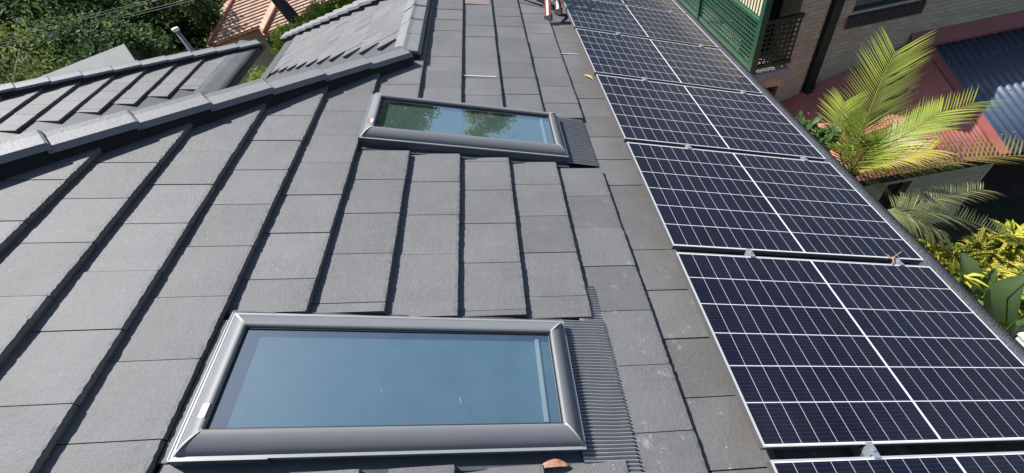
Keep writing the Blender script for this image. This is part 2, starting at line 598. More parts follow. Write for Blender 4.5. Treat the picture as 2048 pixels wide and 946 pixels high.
def tile(b, fr, u0, u1, vb, vt, wt, bh=0.043, drop=0.040, rag=True, jit=0.0019):
    """one flat concrete tile: ragged butt, top face sloping under the next course"""
    n = max(2, int((u1 - u0) / 0.013)) if rag else 1
    top, mid, bot, back = [], [], [], []
    dw = random.uniform(-.0018, .0018)
    tl = random.uniform(-.0022, .0022)
    dv = random.uniform(-.0014, .0014)
    for i in range(n + 1):
        t = i / n
        u = u0 + (u1 - u0) * t
        w = wt + dw + tl * (t - .5) * 2
        j = random.uniform(-jit, jit) if rag else 0
        edge = 0.001 if i in (0, n) else 0
        top.append(b.verts.new(fr(u, vb + dv + j + edge + .004, w - (random.uniform(0, .0035) if rag else 0))))
        mid.append(b.verts.new(fr(u, vb + dv + (random.uniform(-jit, jit) - .003 if rag else 0), w - bh * .45)))
        bot.append(b.verts.new(fr(u, vb + dv + (random.uniform(-jit, jit) if rag else 0) + .002, w - bh)))
        back.append(b.verts.new(fr(u, vt, w - drop)))
    # a second row just behind the edge keeps the flat face flat
    row = [b.verts.new(fr(u0 + (u1 - u0) * i / n, vb + dv + .02, wt + dw + tl * (i / n - .5) * 2 - drop * .02 / (vt - vb))) for i in range(n + 1)]
    for i in range(n):
        b.faces.new((row[i], row[i + 1], back[i + 1], back[i]))
        b.faces.new((top[i], top[i + 1], row[i + 1], row[i]))
        b.faces.new((mid[i], mid[i + 1], top[i + 1], top[i]))
        b.faces.new((bot[i], bot[i + 1], mid[i + 1], mid[i]))
    bk0 = b.verts.new(fr(u0, vt, wt - drop - .015))
    bk1 = b.verts.new(fr(u1, vt, wt - drop - .015))
    b.faces.new((bot[0], mid[0], top[0], row[0], back[0], bk0))
    b.faces.new((bot[n], bk1, back[n], row[n], top[n], mid[n]))


def cut(b, p, nrm):
    """drop what lies on the side the normal points to"""
    p, nrm = Vector(p), Vector(nrm)
    ds = [(v.co - p).dot(nrm) for v in b.verts]
    if not ds or max(ds) <= 0: return
    if min(ds) >= 0:
        b.clear()
        return
    bmesh.ops.bisect_plane(b, geom=b.verts[:] + b.edges[:] + b.faces[:], dist=1e-5, plane_co=Vector(p), plane_no=Vector(nrm), clear_outer=True)


def join(dst, src):
    me = bpy.data.meshes.new('tmp')
    src.to_mesh(me)
    src.free()
    dst.from_mesh(me)
    bpy.data.meshes.remove(me)


PHASE = {-6: .02, -5: .17, -4: .03, -3: .2, -2: .10, -1: .263, 0: .111, 1: .19, 2: .094, 3: .133, 4: .113, 5: .235, 6: .117, 7: .245, 8: .09, 9: .2}
TW = 0.3045
SKY = [dict(u0=.045, u1=.612, v0=2.473, v1=3.922), dict(u0=2.000, u1=2.562, v0=2.211, v1=3.640)]
HIP_D = Vector((-1, -1, 0)).normalized()
corner = FR(RU, RV, -.12)


def front_slope():
    full = bmesh.new()
    hipb = bmesh.new()
    hipn = Vector((-1, 1, 0)).normalized()
    farn = Vector((-1, 1, 0)).normalized()
    FARC = Vector((corner.x, 5.6, 0))
    for k in range(-6, 14):
        vb = V0 + k * GAUGE
        vt = vb + GAUGE + .022
        ph = PHASE.get(k, .1 if k % 2 else .25)
        i0 = int((-.75 - ph) / TW) - 1
        for i in range(i0, i0 + 36):
            ua = ph + i * TW + .0022
            ub = ph + (i + 1) * TW - .0022
            if ua > 9.2: continue
            pieces = [(ua, ub)]
            for s in SKY:
                nv0, nv1 = s['v0'] - .16, s['v1'] + .025
                if vb + .17 > nv0 and vb < nv1 - .02:
                    j = random.uniform(-.012, .012)
                    lo, hi = s['u0'] - .045 + j, s['u1'] + .05 + j
                    q = []
                    for a, c in pieces:
                        if c <= lo or a >= hi: q.append((a, c)); continue
                        if a < lo - .02: q.append((a, lo))
                        if c > hi + .02: q.append((hi, c))
                    pieces = q
            for a, c in pieces:
                if k * GAUGE + V0 > RV + .02 and a > RU: continue
                t = bmesh.new()
                tile(t, FR, a, c, vb, vt, -.12)
                if c > 8.0 - 1.1 - 3:
                    cut(t, FARC, farn)
                if vt > RV:
                    if c > RU and vb < RV:
                        cut(t, FR(0, RV, 0), FR.V)
                    else:
                        cut(t, corner + Vector((.03, 0, 0)), hipn)
                join(full, t)
    hipb.free()
    return full


obj('roof_slope', front_slope(), M['tile'], HOUSE)

# underlay sheet below the tiles so that no joint shows the sky through
b = bmesh.new()
for P in ([FR(-.9, -.3, -.168), FR(RU, -.3, -.168), FR(RU, RV, -.168), FR(-.9, RV + 4.6, -.168)],
          [FR(RU, -.3, -.168), FR(8.9, -.3, -.168), FR(5.6, RV, -.168), FR(RU, RV, -.168)]):
    b.faces.new([b.verts.new(p) for p in P])
obj('roof_underlay', b, M['mortar'], HOUSE)

# odd tiles: pale strips of exposed batten sarking under slipped tiles, one pink patch
for u, va, vb_, nm, mm, du in ((3.16, 2.668, 2.97, 'pale_strip', 'stone_pale', .018), (3.925, 1.76, 1.945, 'pale_strip', 'stone_pale', .016), (5.0, 2.66, 2.95, 'faded_patch', 'pinktile', .26)):
    b = bmesh.new()
    dz = -.031 * ((va - V0) % GAUGE) / GAUGE
    P = []
    for v in (va, vb_):
        fracv = ((v - V0) % GAUGE) / GAUGE
        P.append((v, -.12 - .031 * fracv + .003))
    hexa(b, [FR(u, P[0][0], P[0][1] - .004), FR(u + du, P[0][0], P[0][1] - .004), FR(u + du, P[1][0], P[1][1] - .004), FR(u, P[1][0], P[1][1] - .004),
             FR(u, P[0][0], P[0][1]), FR(u + du, P[0][0], P[0][1]), FR(u + du, P[1][0], P[1][1]), FR(u, P[1][0], P[1][1])])
    fixn(b)
    obj(nm, b, M[mm], HOUSE)

# back slope of the wing (falls to the left)
rp = Vector((corner.x, 0, corner.z))
FB = Frame((0, 0, 0), (0, 1, 0), (CP, 0, SP), (-SP, 0, CP))
FB.O = rp - FB.V * RV + FB.W * .12


def back_slope():
    full = bmesh.new()
    for k in range(-6, 5):
        vb = 1.955 + k * GAUGE
        vt = min(vb + GAUGE + .022, RV - .01)
        if vt - vb < .05: continue
        xm = FB(0, vt, 0).x
        yend = RU - (xm - corner.x) + .62
        ph = random.uniform(0, TW)
        i = 0
        u = yend
        while u < 11:
            w_ = TW - (ph if i == 0 else 0)
            t = bmesh.new()
            tile(t, FB, u + .001, u + w_ - .001, vb, vt, -.12, rag=False, bh=.03)
            ua = u
            u += w_
            i += 1
            if ua > 4.5:
                cut(t, Vector((corner.x, 5.6, 0)), Vector((1, 1, 0)).normalized())
            if len(t.faces): join(full, t)
            else: t.free()
    return full


obj('roof_slope', back_slope(), M['tile'], HOUSE)
b = bmesh.new()
EAZ = -.37
vE = -.80
P = [FB(RU, RV, -.163), FB(5.6, RV, -.163), FB(9.75, vE + .1, -.163), FB(7.1, vE + .1, -.163)]
b.faces.new([b.verts.new(p) for p in P])
obj('valley_flashing', b, M['valley'], HOUSE)

# slope facing away behind our hip, with the valley sheet
nz = lambda y: corner.z - .01 + TP * (RU - y)
b = bmesh.new()
P = [(corner.x, RU), (-7.04, 7.14), (-7.8, 7.1), (-10.5, 4.4), (-8.3, -1.9)]
b.faces.new([b.verts.new((x, y, nz(y) - .05)) for x, y in P])
fixn(b)
obj('roof_slope', b, M['tile'], HOUSE)

# left wing: strip of slope between its hip and the valley
LG = 0.362
FL = Frame((0, 0, 0), (0, 1, 0), (-CP, 0, SP), (SP, 0, CP))
FL.O = Vector((-8.22, 0, -.37 + TP * (8.22 - 7.8))) + FL.W * .12


def left_slope():
    full = bmesh.new()
    for k in range(0, 15):
        vb = k * LG
        vt = vb + LG + .022
        xm = FL(0, vb + LG * .5, 0).x
        ystart = 15.62 + xm
        ph = random.uniform(0.02, TW)
        u, i = ystart, 0
        while u < ystart + 3:
            w_ = TW - (ph if i == 0 else 0)
            t = bmesh.new()
            tile(t, FL, u + .0015, u + w_ - .0015, vb, vt, -.12, bh=.05, drop=.045)
            cut(t, Vector((-7.8, 9.5, 0)), Vector((-1, 1, 0)).normalized())
            u += w_
            i += 1
            if len(t.faces): join(full, t)
            else: t.free()
    return full


obj('roof_slope', left_slope(), M['tile'], HOUSE)
b = bmesh.new()
lz = lambda x: -.37 + TP * (-7.8 - x)
P = [(-7.8, 7.1), (-7.8, 9.5), (-13.2, 4.1), (-13.2, 1.7)]
b.faces.new([b.verts.new((x, y, lz(x) - .048)) for x, y in P])
fixn(b)
obj('valley_flashing', b, M['valley'], HOUSE)
# its far side, falling away beyond the hip
b = bmesh.new()
P = [(-7.8, 9.5, -.40), (-13.2, 4.1, lz(-13.2) - .05), (-16, 9.5, -.40)]
b.faces.new([b.verts.new(p) for p in P])
fixn(b)
obj('roof_slope', b, M['tile'], HOUSE)
# the hip end of our wing, falling away
b = bmesh.new()
b.faces.new([b.verts.new(p) for p in (Vector((corner.x, 5.6, corner.z - .03)), FB(9.75, vE + .1, -.18), FR(9.05, -.30, -.16))])
fixn(b)
obj('roof_slope', b, M['tile'], HOUSE)


def caps(P0, P1, s1, s2, length, arm, lift, h=0.05, first=True, thick=.030):
    """a row of V-shaped caps laid from the high end P0 to the low end P1"""
    P0, P1 = Vector(P0), Vector(P1)
    d = (P1 - P0)
    L = d.length
    d.normalize()
    s1, s2 = Vector(s1).normalized(), Vector(s2).normalized()
    up = Vector((0, 0, 1))
    up = (up - d * up.dot(d)).normalized()
    n = max(1, int(round(L / length)))
    e = L / n
    for i in range(n):
        j = Vector((random.uniform(-.004, .004), random.uniform(-.004, .004), random.uniform(-.003, .003)))
        a = P0 + d * (i * e - .03) + j
        c = P0 + d * ((i + 1) * e - .004) + j
        b = bmesh.new()
        rings = []
        for p, dh in ((a, 0.0), (c - d * .012, lift), (c, lift - .007)):
            top = p + up * (h + dh)
            arm_ = arm * (.97 if dh == 0 else 1.0)
            f = .035
            q = [top + s1 * f + up * -.004, top + s1 * arm_, top + s1 * (arm_ + .006) - up * .012, top + s1 * (arm_ + .018) - up * thick,
                 top - up * (thick * .7), top + s2 * (arm_ + .018) - up * thick, top + s2 * (arm_ + .006) - up * .012, top + s2 * arm_, top + s2 * f + up * -.004, top + up * .003]
            rings.append([b.verts.new(x) for x in q])
        m = len(rings[0])
        for A, B in zip(rings, rings[1:]):
            for k in range(m):
                b.faces.new((A[k], A[(k + 1) % m], B[(k + 1) % m], B[k]))
        b.faces.new(rings[0][::-1])
        b.faces.new(rings[-1])
        fixn(b)
        obj('ridge_cap', b, M['cap'], HOUSE)
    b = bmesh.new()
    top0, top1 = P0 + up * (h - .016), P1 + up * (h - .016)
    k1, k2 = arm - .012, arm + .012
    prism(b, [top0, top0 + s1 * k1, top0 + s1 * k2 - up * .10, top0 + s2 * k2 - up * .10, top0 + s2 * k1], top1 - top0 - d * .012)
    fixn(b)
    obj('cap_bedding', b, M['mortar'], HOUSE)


def down(nrm, d):
    """direction in the plane with this normal, across d, pointing down"""
    nrm, d = Vector(nrm), Vector(d).normalized()
    s = nrm.cross(d).normalized()
    return s if s.z < 0 else -s


nF = Vector((SP, 0, CP)); nB = Vector((-SP, 0, CP)); nN = Vector((0, SP, CP))
# hip rising from the end of the ridge to the left
H0 = corner + Vector((0, 0, .0))
hipdir = Vector((-1, -1, TP)).normalized()
H1 = H0 + hipdir * 5.6
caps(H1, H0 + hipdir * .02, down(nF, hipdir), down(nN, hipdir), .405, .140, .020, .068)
# ridge of the wing
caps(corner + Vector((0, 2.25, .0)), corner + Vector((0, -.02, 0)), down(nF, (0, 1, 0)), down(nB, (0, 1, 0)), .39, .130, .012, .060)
# hips at the far end of the wing
E = Vector((corner.x, 5.6, corner.z))
hd = Vector((-1, 1, -TP)).normalized()
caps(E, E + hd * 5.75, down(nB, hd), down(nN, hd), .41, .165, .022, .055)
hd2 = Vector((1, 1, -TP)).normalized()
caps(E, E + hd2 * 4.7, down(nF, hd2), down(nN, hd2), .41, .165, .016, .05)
# hip of the left wing
hd3 = Vector((1, 1, -TP)).normalized()
L0 = Vector((-7.88, 9.42, lz(-7.88)))
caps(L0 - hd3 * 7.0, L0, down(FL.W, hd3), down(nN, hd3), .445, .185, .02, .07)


def gutter(name_y0, y1, x, z, side, guard_in, guard_z):
    """gutter along +Y at x; side = +1 when the roof lies to -X"""
    y0 = name_y0
    b = bmesh.new()
    q = [(0, 0), (0, -.10), (.115, -.10), (.115, -.004), (.122, 0), (.122, -.012), (.118, -.104), (-.004, -.104), (-.004, 0)]
    pts = [Vector((x - side * (.122 - a), y0, z + c)) for a, c in q]
    prism(b, pts, (0, y1 - y0, 0))
    fixn(b)
    obj('gutter', b, M['flash'], HOUSE)
    b = bmesh.new()
    n = 24
    rows = []
    for i in range(n + 1):
        y = y0 + (y1 - y0) * i / n
        r_ = []
        for t in (0, .33, .66, 1):
            X = x - side * .004 + (guard_in - x) * t
            Z = z + .006 + (guard_z - z) * t + random.uniform(-.009, .007) * (t not in (0, 1))
            r_.append(b.verts.new((X, y, Z)))
        rows.append(r_)
    for A, B in zip(rows, rows[1:]):
        for k in range(3):
            b.faces.new((A[k], A[k + 1], B[k + 1], B[k]))
    fixn(b)
    bmesh.ops.solidify(b, geom=b.faces[:], thickness=.006)
    obj('gutter_guard', b, M['mesh'], HOUSE, True)


g0, g1 = FR(0, -.335, -.12), FR(0, -.05, -.118)
gutter(-1.2, 9.0, g0.x, g0.z, 1, g1.x, g1.z)
m1 = FB(0, -.09, -.118)
gutter(7.12, 9.7, -7.04, EAZ, -1, m1.x, m1.z)
m2 = FL(0, .03, -.135)
gutter(7.1, 9.5, -7.8, EAZ, 1, m2.x, m2.z)

# walls and soffits below the eaves
b = bmesh.new()
for P in (([(-6.5, -7), (-.6, -7), (-.6, 8.6), (-6.5, 8.6)]), ([(-14.0, -7), (-8.3, -7), (-8.3, 8.9), (-14.0, 8.9)])):
    for i in range(4):
        a, c = P[i], P[(i + 1) % 4]
        b.faces.new([b.verts.new(p) for p in ((a[0], a[1], GZ), (c[0], c[1], GZ), (c[0], c[1], -.5), (a[0], a[1], -.5))])
a, c = (-8.3, 6.6), (-6.5, 6.6)
b.faces.new([b.verts.new(p) for p in ((a[0], a[1], GZ), (c[0], c[1], GZ), (c[0], c[1], -.5), (a[0], a[1], -.5))])
obj('wall', b, M['brickX'], HOUSE)
b = bmesh.new()
for (x0, x1, y0, y1) in ((-.6, .15, -7, 9.0), (-6.95, -6.5, 6.6, 9.7), (-8.3, -7.95, 6.6, 9.5)):
    box(b, x0, x1, y0, y1, -.53, -.50)
obj('soffit', b, M['cream'], HOUSE)


# ---------------------------------------------------------------- skylights
def skylight(s, label, far):
    u0, u1, v0, v1 = s['u0'], s['u1'], s['v0'], s['v1']
    root = thing('skylight', label, 'skylight', FR((u0 + u1) / 2, (v0 + v1) / 2, -.15), 'skylights in the tiled roof')
    base = -.15
    prof = [(.000, .000), (.000, .052), (-.006, .054), (-.006, .060), (.006, .060), (.0065, .066), (.012, .075), (.021, .085), (.033, .0945), (.046, .1015), (.058, .1055), (.069, .1065), (.0765, .102), (.079, .092), (.079, .060)]
    cs = [(u0, v0), (u1, v0), (u1, v1), (u0, v1)]
    ins = [(1, 1), (-1, 1), (-1, -1), (1, -1)]
    for side in range(4):
        b = bmesh.new()
        rings = []
        for c in (side, (side + 1) % 4):
            rings.append([b.verts.new(FR(cs[c][0] + ins[c][0] * o, cs[c][1] + ins[c][1] * o, base + h)) for o, h in prof])
        A, B = rings
        for k in range(len(prof) - 1):
            b.faces.new((A[k], A[k + 1], B[k + 1], B[k]))
        fixn(b)
        o = obj('frame_cover', b, M['skyframe'], root, True)
        # bright lip along the foot of the cover
        b = bmesh.new()
        c, e = side, (side + 1) % 4
        for (oa, ob, ha, hb) in ((-.0085, .002, .0545, .0615),):
            P = []
            for h in (ha, hb):
                for cc, oo in ((c, oa), (e, oa), (e, ob), (c, ob)):
                    P.append(FR(cs[cc][0] + ins[cc][0] * oo, cs[cc][1] + ins[cc][1] * oo, base + h))
            hexa(b, P)
        fixn(b)
        obj('edge_lip', b, M['lip'], root)
    # mitre seals on the corners
    for c in range(4):
        b = bmesh.new()
        A, B = [], []
        nx = Vector((ins[c][0], -ins[c][1])).normalized() * .004
        for o, h in prof[4:13]:
            A.append(b.verts.new(FR(cs[c][0] + ins[c][0] * o + nx[0], cs[c][1] + ins[c][1] * o + nx[1], base + h + .0025)))
            B.append(b.verts.new(FR(cs[c][0] + ins[c][0] * o - nx[0], cs[c][1] + ins[c][1] * o - nx[1], base + h + .0025)))
        for k in range(len(A) - 1):
            b.faces.new((A[k], A[k + 1], B[k + 1], B[k]))
        fixn(b)
        obj('corner_seal', b, M['seal'], root)
    # black gasket
    g = .079
    b = bmesh.new()
    for (a0, a1, b0, b1) in ((u0 + g, u0 + g + .006, v0 + g, v1 - g), (u1 - g - .006, u1 - g, v0 + g, v1 - g), (u0 + g + .006, u1 - g - .006, v0 + g, v0 + g + .006), (u0 + g + .006, u1 - g - .006, v1 - g - .006, v1 - g)):
        fbox(b, FR, a0, a1, b0, b1, base + .075, base + .090)
    obj('gasket', b, M['black'], root)
    # glass
    b = bmesh.new()
    fbox(b, FR, u0 + g + .001, u1 - g - .001, v0 + g + .001, v1 - g - .001, base + .082, base + .0825)
    b.faces.ensure_lookup_table()
    keep = max(b.faces, key=lambda f: f.calc_center_median().dot(FR.W))
    bmesh.ops.delete(b, geom=[f for f in b.faces if f is not keep], context='FACES')
    obj('glass_pane', b, M['glassfar' if far else 'glass'], root)
    # timber sash and lining
    b = bmesh.new()
    i1 = g + .052
    for (a0, a1, b0, b1) in ((u0 + g - .01, u1 - g + .01, v0 + g - .01, v0 + i1), (u0 + g - .01, u1 - g + .01, v1 - i1 + .02, v1 - g + .01), (u0 + g - .01, u0 + g + .018, v0 + i1, v1 - i1 + .02), (u1 - g - .018, u1 - g + .01, v0 + i1, v1 - i1 + .02)):
        fbox(b, FR, a0, a1, b0, b1, base - .03, base + .048)
    obj('sash_lining', b, M['skyframe'], root)
    b = bmesh.new()
    fbox(b, FR, u0 + g + .018, u1 - g - .018, v0 + i1, v0 + i1 + .016, base + .0555, base + .066)
    obj('white_reveal', b, M['innerwhite'], root)
    b = bmesh.new()
    fbox(b, FR, u0 + g, u1 - g, v0 + g, v1 - g, base + .050, base + .055)
    obj('blind', b, M['blindfar' if far else 'blind'], root)
    # flashing gutters at the sides and top
    b = bmesh.new()
    fbox(b, FR, u0 - .055, u0 - .001, v0 - .02, v1 + .05, -.158, -.146)
    fbox(b, FR, u1 + .001, u1 + .055, v0 - .02, v1 + .05, -.158, -.146)
    fbox(b, FR, u0 - .001, u1 + .001, v1 + .001, v1 + .062, -.158, -.140)
    obj('side_flashing', b, M['flash'], root)
    # upstand plates with folded ends at the upper corners
    b = bmesh.new()
    fbox(b, FR, u0 - .012, u0 - .0085, v1 - .30, v1 + .012, -.145, -.088)
    fbox(b, FR, u0 - .012, u1 + .012, v1 + .0085, v1 + .012, -.14, -.088)
    fbox(b, FR, u1 + .0085, u1 + .012, v1 - .16, v1 + .012, -.14, -.086)
    obj('upstand_plate', b, M['flash'], root)
    b = bmesh.new()
    fbox(b, FR, u0 - .0125, u0 - .008, v1 - .30, v1 + .0125, -.0885, -.0865)
    fbox(b, FR, u0 - .0125, u1 + .0125, v1 + .008, v1 + .0125, -.0885, -.0865)
    obj('edge_lip', b, M['lip'], root)
    # pleated apron below
    b = bmesh.new()
    a0, a1 = u0 - (.12 if not far else .02), u1 + (.262 if not far else .055)
    pitch = .0270 if far else .0150
    va, vb_ = v0 - (.245 if far else .238), v0 - .004
    n = int((a1 - a0) / pitch * 8)
    rows = []
    for i in range(n + 1):
        u = a0 + (a1 - a0) * i / n
        w = math.sin(2 * math.pi * i / 8) * (.006 if far else .0085) - (.008 * max(0, min(1, (u - u1 - .035) / .02)))
        wob = random.uniform(-.002, .002)
        lim = 2.36 if (not far and (u > u1 + .04 or u < u0 - .05)) else 9
        rows.append([b.verts.new(FR(u + .0018 * math.sin(v * 31 + u * 9), min(v, lim) + (wob if v == va else 0), (-.139 if v < v0 - .2 else -.137 if v < v0 - .08 else -.134) + w)) for v in (va, v0 - .16, v0 - .07, vb_)])
    for A, B in zip(rows, rows[1:]):
        for k in range(3):
            b.faces.new((A[k], B[k], B[k + 1], A[k + 1]))
    fixn(b)
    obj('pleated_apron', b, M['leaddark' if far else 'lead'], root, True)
    # label on the left cover
    b = bmesh.new()
    vv = v1 - .045
    uu = u0 + .115
    P = [(vv - .024, .1115), (vv + .010, .1130)]
    w0_, w1_ = base + .1115, base + .1130
    vs = [b.verts.new(p) for p in (FR(uu, vv - .024, base + .1080), FR(uu + .050, vv - .024, base + .1080), FR(uu + .050, vv + .000, base + .1040), FR(uu, vv + .000, base + .1040))]
    b.faces.new(vs)
    bmesh.ops.solidify(b, geom=b.faces[:], thickness=.001)
    fixn(b)
    obj('paper_label', b, M['paper'], root)
    if far:
        b = bmesh.new()
        vs = [b.verts.new(p) for p in (FR(uu + .006, vv + .0022, base + .1035), FR(uu + .050, vv + .0022, base + .1035), FR(uu + .050, vv + .018, base + .0945), FR(uu + .006, vv + .018, base + .0945))]
        b.faces.new(vs)
        bmesh.ops.solidify(b, geom=b.faces[:], thickness=.001)
        obj('red_label', b, M['redlabel'], root)


skylight(SKY[0], 'near grey framed skylight reflecting plain blue sky, with a wide pleated apron', False)
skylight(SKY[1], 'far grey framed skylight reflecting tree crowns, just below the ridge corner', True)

# ---------------------------------------------------------------- solar panels
PA, PB, GAP = 1.755, 1.038, 0.0475
SLOPE_ROT = Matrix((FR.U, FR.V, FR.W)).transposed().to_4x4()
PL = {-1: 'nearest solar panel, cut off by the bottom edge of the photo', 0: 'second solar panel from the camera, right of the near skylight, the largest one seen whole',
      1: 'third solar panel from the camera, between the twig clamp and the near skylight top', 2: 'fourth solar panel from the camera, level with the far skylight',
      3: 'fifth solar panel from the camera, beside the dry yellow leaf', 4: 'sixth solar panel from the camera, beside the red ladder', 5: 'farthest solar panel, cut off by the top edge behind the red ladder'}


def panel_meshes():
    I = Frame((0, 0, 0), (1, 0, 0), (0, 1, 0), (0, 0, 1))
    b = bmesh.new()
    t, h = .0050, .0006
    for a in ((0, PB, 0, t), (0, PB, PA - t, PA), (0, t, t, PA - t), (PB - t, PB, t, PA - t)):
        fbox(b, I, *a, -.004, 0)
    fr = b
    b = bmesh.new()
    for a in ((0.0005, PB - .0005, 0.0005, .028), (0.0005, PB - .0005, PA - .028, PA - .0005), (.0005, .028, .028, PA - .028), (PB - .028, PB - .0005, .028, PA - .028)):
        fbox(b, I, *a, -.036, -.0045)
    sk = b
    b = bmesh.new()
    fbox(b, I, t, PB - t, t, PA - t, -.0045, -.0016)
    return fr, sk, b


pf, ps, pc = panel_meshes()
meshes = []
for nm, bb, mm in (('frame', pf, 'alu'), ('frame_side', ps, 'aludark'), ('cell_sheet', pc, 'cells')):
    me = bpy.data.meshes.new(nm)
    bb.to_mesh(me)
    bb.free()
    me.materials.append(M[mm])
    meshes.append((nm, me))
for k in range(-1, 6):
    root = thing('solar_panel', PL[k], 'solar panel', (0, 0, 0), 'solar panels in a row along the gutter')
    root.matrix_world = Matrix.Translation(FR(k * (PB + GAP), 0, random.uniform(-.002, .002))) @ SLOPE_ROT
    for nm, me in meshes:
        o = bpy.data.objects.new(nm, me)
        COL.objects.link(o)
        o.parent = root
for v, lab in ((1.258, 'upper aluminium mounting rail under the panels, its clamps nearer the roof tiles'), (.225, 'lower aluminium mounting rail under the panels, its clamps nearer the gutter mesh')):
    root = thing('mounting_rail', lab, 'rail', FR(2.5, v, -.08), 'mounting rails under the solar panels')
    b = bmesh.new()
    fbox(b, FR, -1.05, 6.45, v - .02, v + .02, -.078, -.038)
    obj('rail', b, M['aludark'], root)
    for k in range(-1, 5):
        u = k * (PB + GAP) + PB + GAP / 2
        b = bmesh.new()
        dv = random.uniform(-.015, .015)
        fbox(b, FR, u - .031, u + .031, v - .017 + dv, v + .017 + dv, .0008, .0050)
        fbox(b, FR, u - .018, u + .018, v - .017 + dv, v + .017 + dv, -.036, .0006)
        c = obj('clamp', b, M['galv'], root)
        b = bmesh.new()
        tube(b, [FR(u, v + dv, .0048), FR(u, v + dv, .011)], .0075, 6)
        obj('bolt', b, M['galv'], c)
        c.location = c.location
    b = bmesh.new()
    for k in range(-1, 7):
        u = k * 1.1 + .2
        fbox(b, FR, u - .02, u + .02, v - .018, v + .018, -.14, -.0785)
    obj('rail_foot', b, M['aludark'], root)

# ---------------------------------------------------------------- ladder and small things on the roof
lad = thing('ladder', 'scuffed red ladder standing on the tiles beside the far solar panels', 'ladder', FR(4.85, 1.9, -.13))
lup = Vector((.10, .42, .62)).normalized()
A0 = FR(4.78, 1.965, -.125)
A1 = FR(5.06, 1.80, -.125)
acr = (A1 - A0).normalized()
nrm_l = acr.cross(lup).normalized()


def beam(base, up, L, wx, wy, ax, ay):
    b = bmesh.new()
    P = [base + ax * sx_ * wx + ay * sy_ * wy for sx_, sy_ in ((-1, -1), (1, -1), (1, 1), (-1, 1))]
    hexa(b, P + [p + up * L for p in P])
    fixn(b)
    return b


for nm, base in (('rail', A0), ('rail', A1)):
    rl = obj(nm, beam(base, lup, 1.1, .012, .038, acr, nrm_l), M['redpaint'], lad)
    obj('edge_strip', beam(base - acr * .016, lup, 1.1, .003, .016, acr, nrm_l), M['white'], rl)
    obj('foot', beam(base - lup * .01, lup, .07, .022, .046, acr, nrm_l), M['black'], rl)
for i in range(3):
    b = bmesh.new()
    c = A0 + lup * (.18 + i * .29)
    tube(b, [c, c + (A1 - A0)], .016, 8)
    obj('rung', b, M['galv'], lad)

b = bmesh.new()
tube(b, [FR(5.5, 2.42, -.11), FR(5.36, 2.27, -.105), FR(5.28, 2.13, -.106), FR(5.2, 1.985, -.106)], .011, 6)
o = obj('rope', b, M['black'], None, True)
tag(recenter(o), 'thin dark rope lying across the tiles left of the ladder', 'rope')
b = bmesh.new()
tube(b, [FR(5.45, 2.05, -.10), FR(5.33, 1.95, -.075), FR(5.22, 1.86, -.09), FR(5.20, 1.80, -.12)], .022, 7)
o = obj('strap', b, M['black'], None, True)
tag(recenter(o), 'bundled black strap lying behind the foot of the red ladder', 'strap')


def leaf_thing(name, fr_pts, curl, m, label, cat):
    """a curled leaf blade: centre line points and half width"""
    b = bmesh.new()
    rows = []
    for p, hw, ax, upv in fr_pts:
        rows.append([b.verts.new(p - ax * hw + upv * curl * hw), b.verts.new(p), b.verts.new(p + ax * hw + upv * curl * hw)])
    for A, B in zip(rows, rows[1:]):
        for k in range(2):
            b.faces.new((A[k], A[k + 1], B[k + 1], B[k]))
    fixn(b)
    bmesh.ops.solidify(b, geom=b.faces[:], thickness=.0012)
    o = obj(name, b, m, None, True)
    return tag(recenter(o), label, cat)


lp = []
for i in range(7):
    t = i / 6
    lp.append((FR(-.012 + .012 * math.sin(t * 3), 2.655 - t * .13, -.136 + .010 * math.sin(t * math.pi)), .014 * math.sin(math.pi * (.06 + .9 * t)), FR.U, FR.W))
leaf_thing('fallen_leaf', lp, .5, M['leafred'], 'curled red fallen leaf at the foot of the near skylight', 'leaf')
lp = []
for i in range(7):
    t = i / 6
    lp.append((FR(3.47 - t * .11, 1.78 - t * .09, -.138 + .012 * math.sin(t * 3)), .026 * math.sin(math.pi * (.06 + .9 * t)), (FR.U * .6 - FR.V * .8), FR.W))
leaf_thing('fallen_leaf', lp, .3, M['leafyellow'], 'dry yellow fallen leaf beside the left edge of the solar panels', 'leaf')
for (pu, pv, L, lab) in ((.20, 2.955, .048, 'small dull bird feather on the near skylight glass, right of centre'), (.245, 3.262, .03, 'tiny dry scrap on the near skylight glass, near its middle')):
    lp = []
    for i in range(5):
        t = i / 4
        lp.append((FR(pu + t * L * .8, pv + .011 * t, -.0655 + .006 * math.sin(t * 3)), (.0017 if L > .04 else .0012) * math.sin(math.pi * (.1 + .8 * t)), FR.V, FR.W))
    leaf_thing('feather' if L > .04 else 'paper_scrap', lp, .3, M['twig'], lab, 'feather' if L > .04 else 'scrap')
b = bmesh.new()
tube(b, [FR(1.03, .30, .008), FR(1.09, .24, .014), FR(1.13, .16, .022)], .003, 5)
tube(b, [FR(1.09, .24, .014), FR(1.07, .31, .016)], .002, 5)
tube(b, [FR(1.05, .27, .010), FR(1.10, .29, .02)], .002, 5)
o = obj('twig', b, M['twig'])
tag(recenter(o), 'dry forked twig caught on a panel clamp near the gutter', 'twig')

# ---------------------------------------------------------------- neighbouring brick house on the right
NB = thing('brick_house', 'tan brick house with green lattice balcony and red lean-to roof, right of the solar panels', 'house', (6, 8.3, GZ))
WY = 8.3


def poly(b, pts):
    b.faces.new([b.verts.new(p) for p in pts])


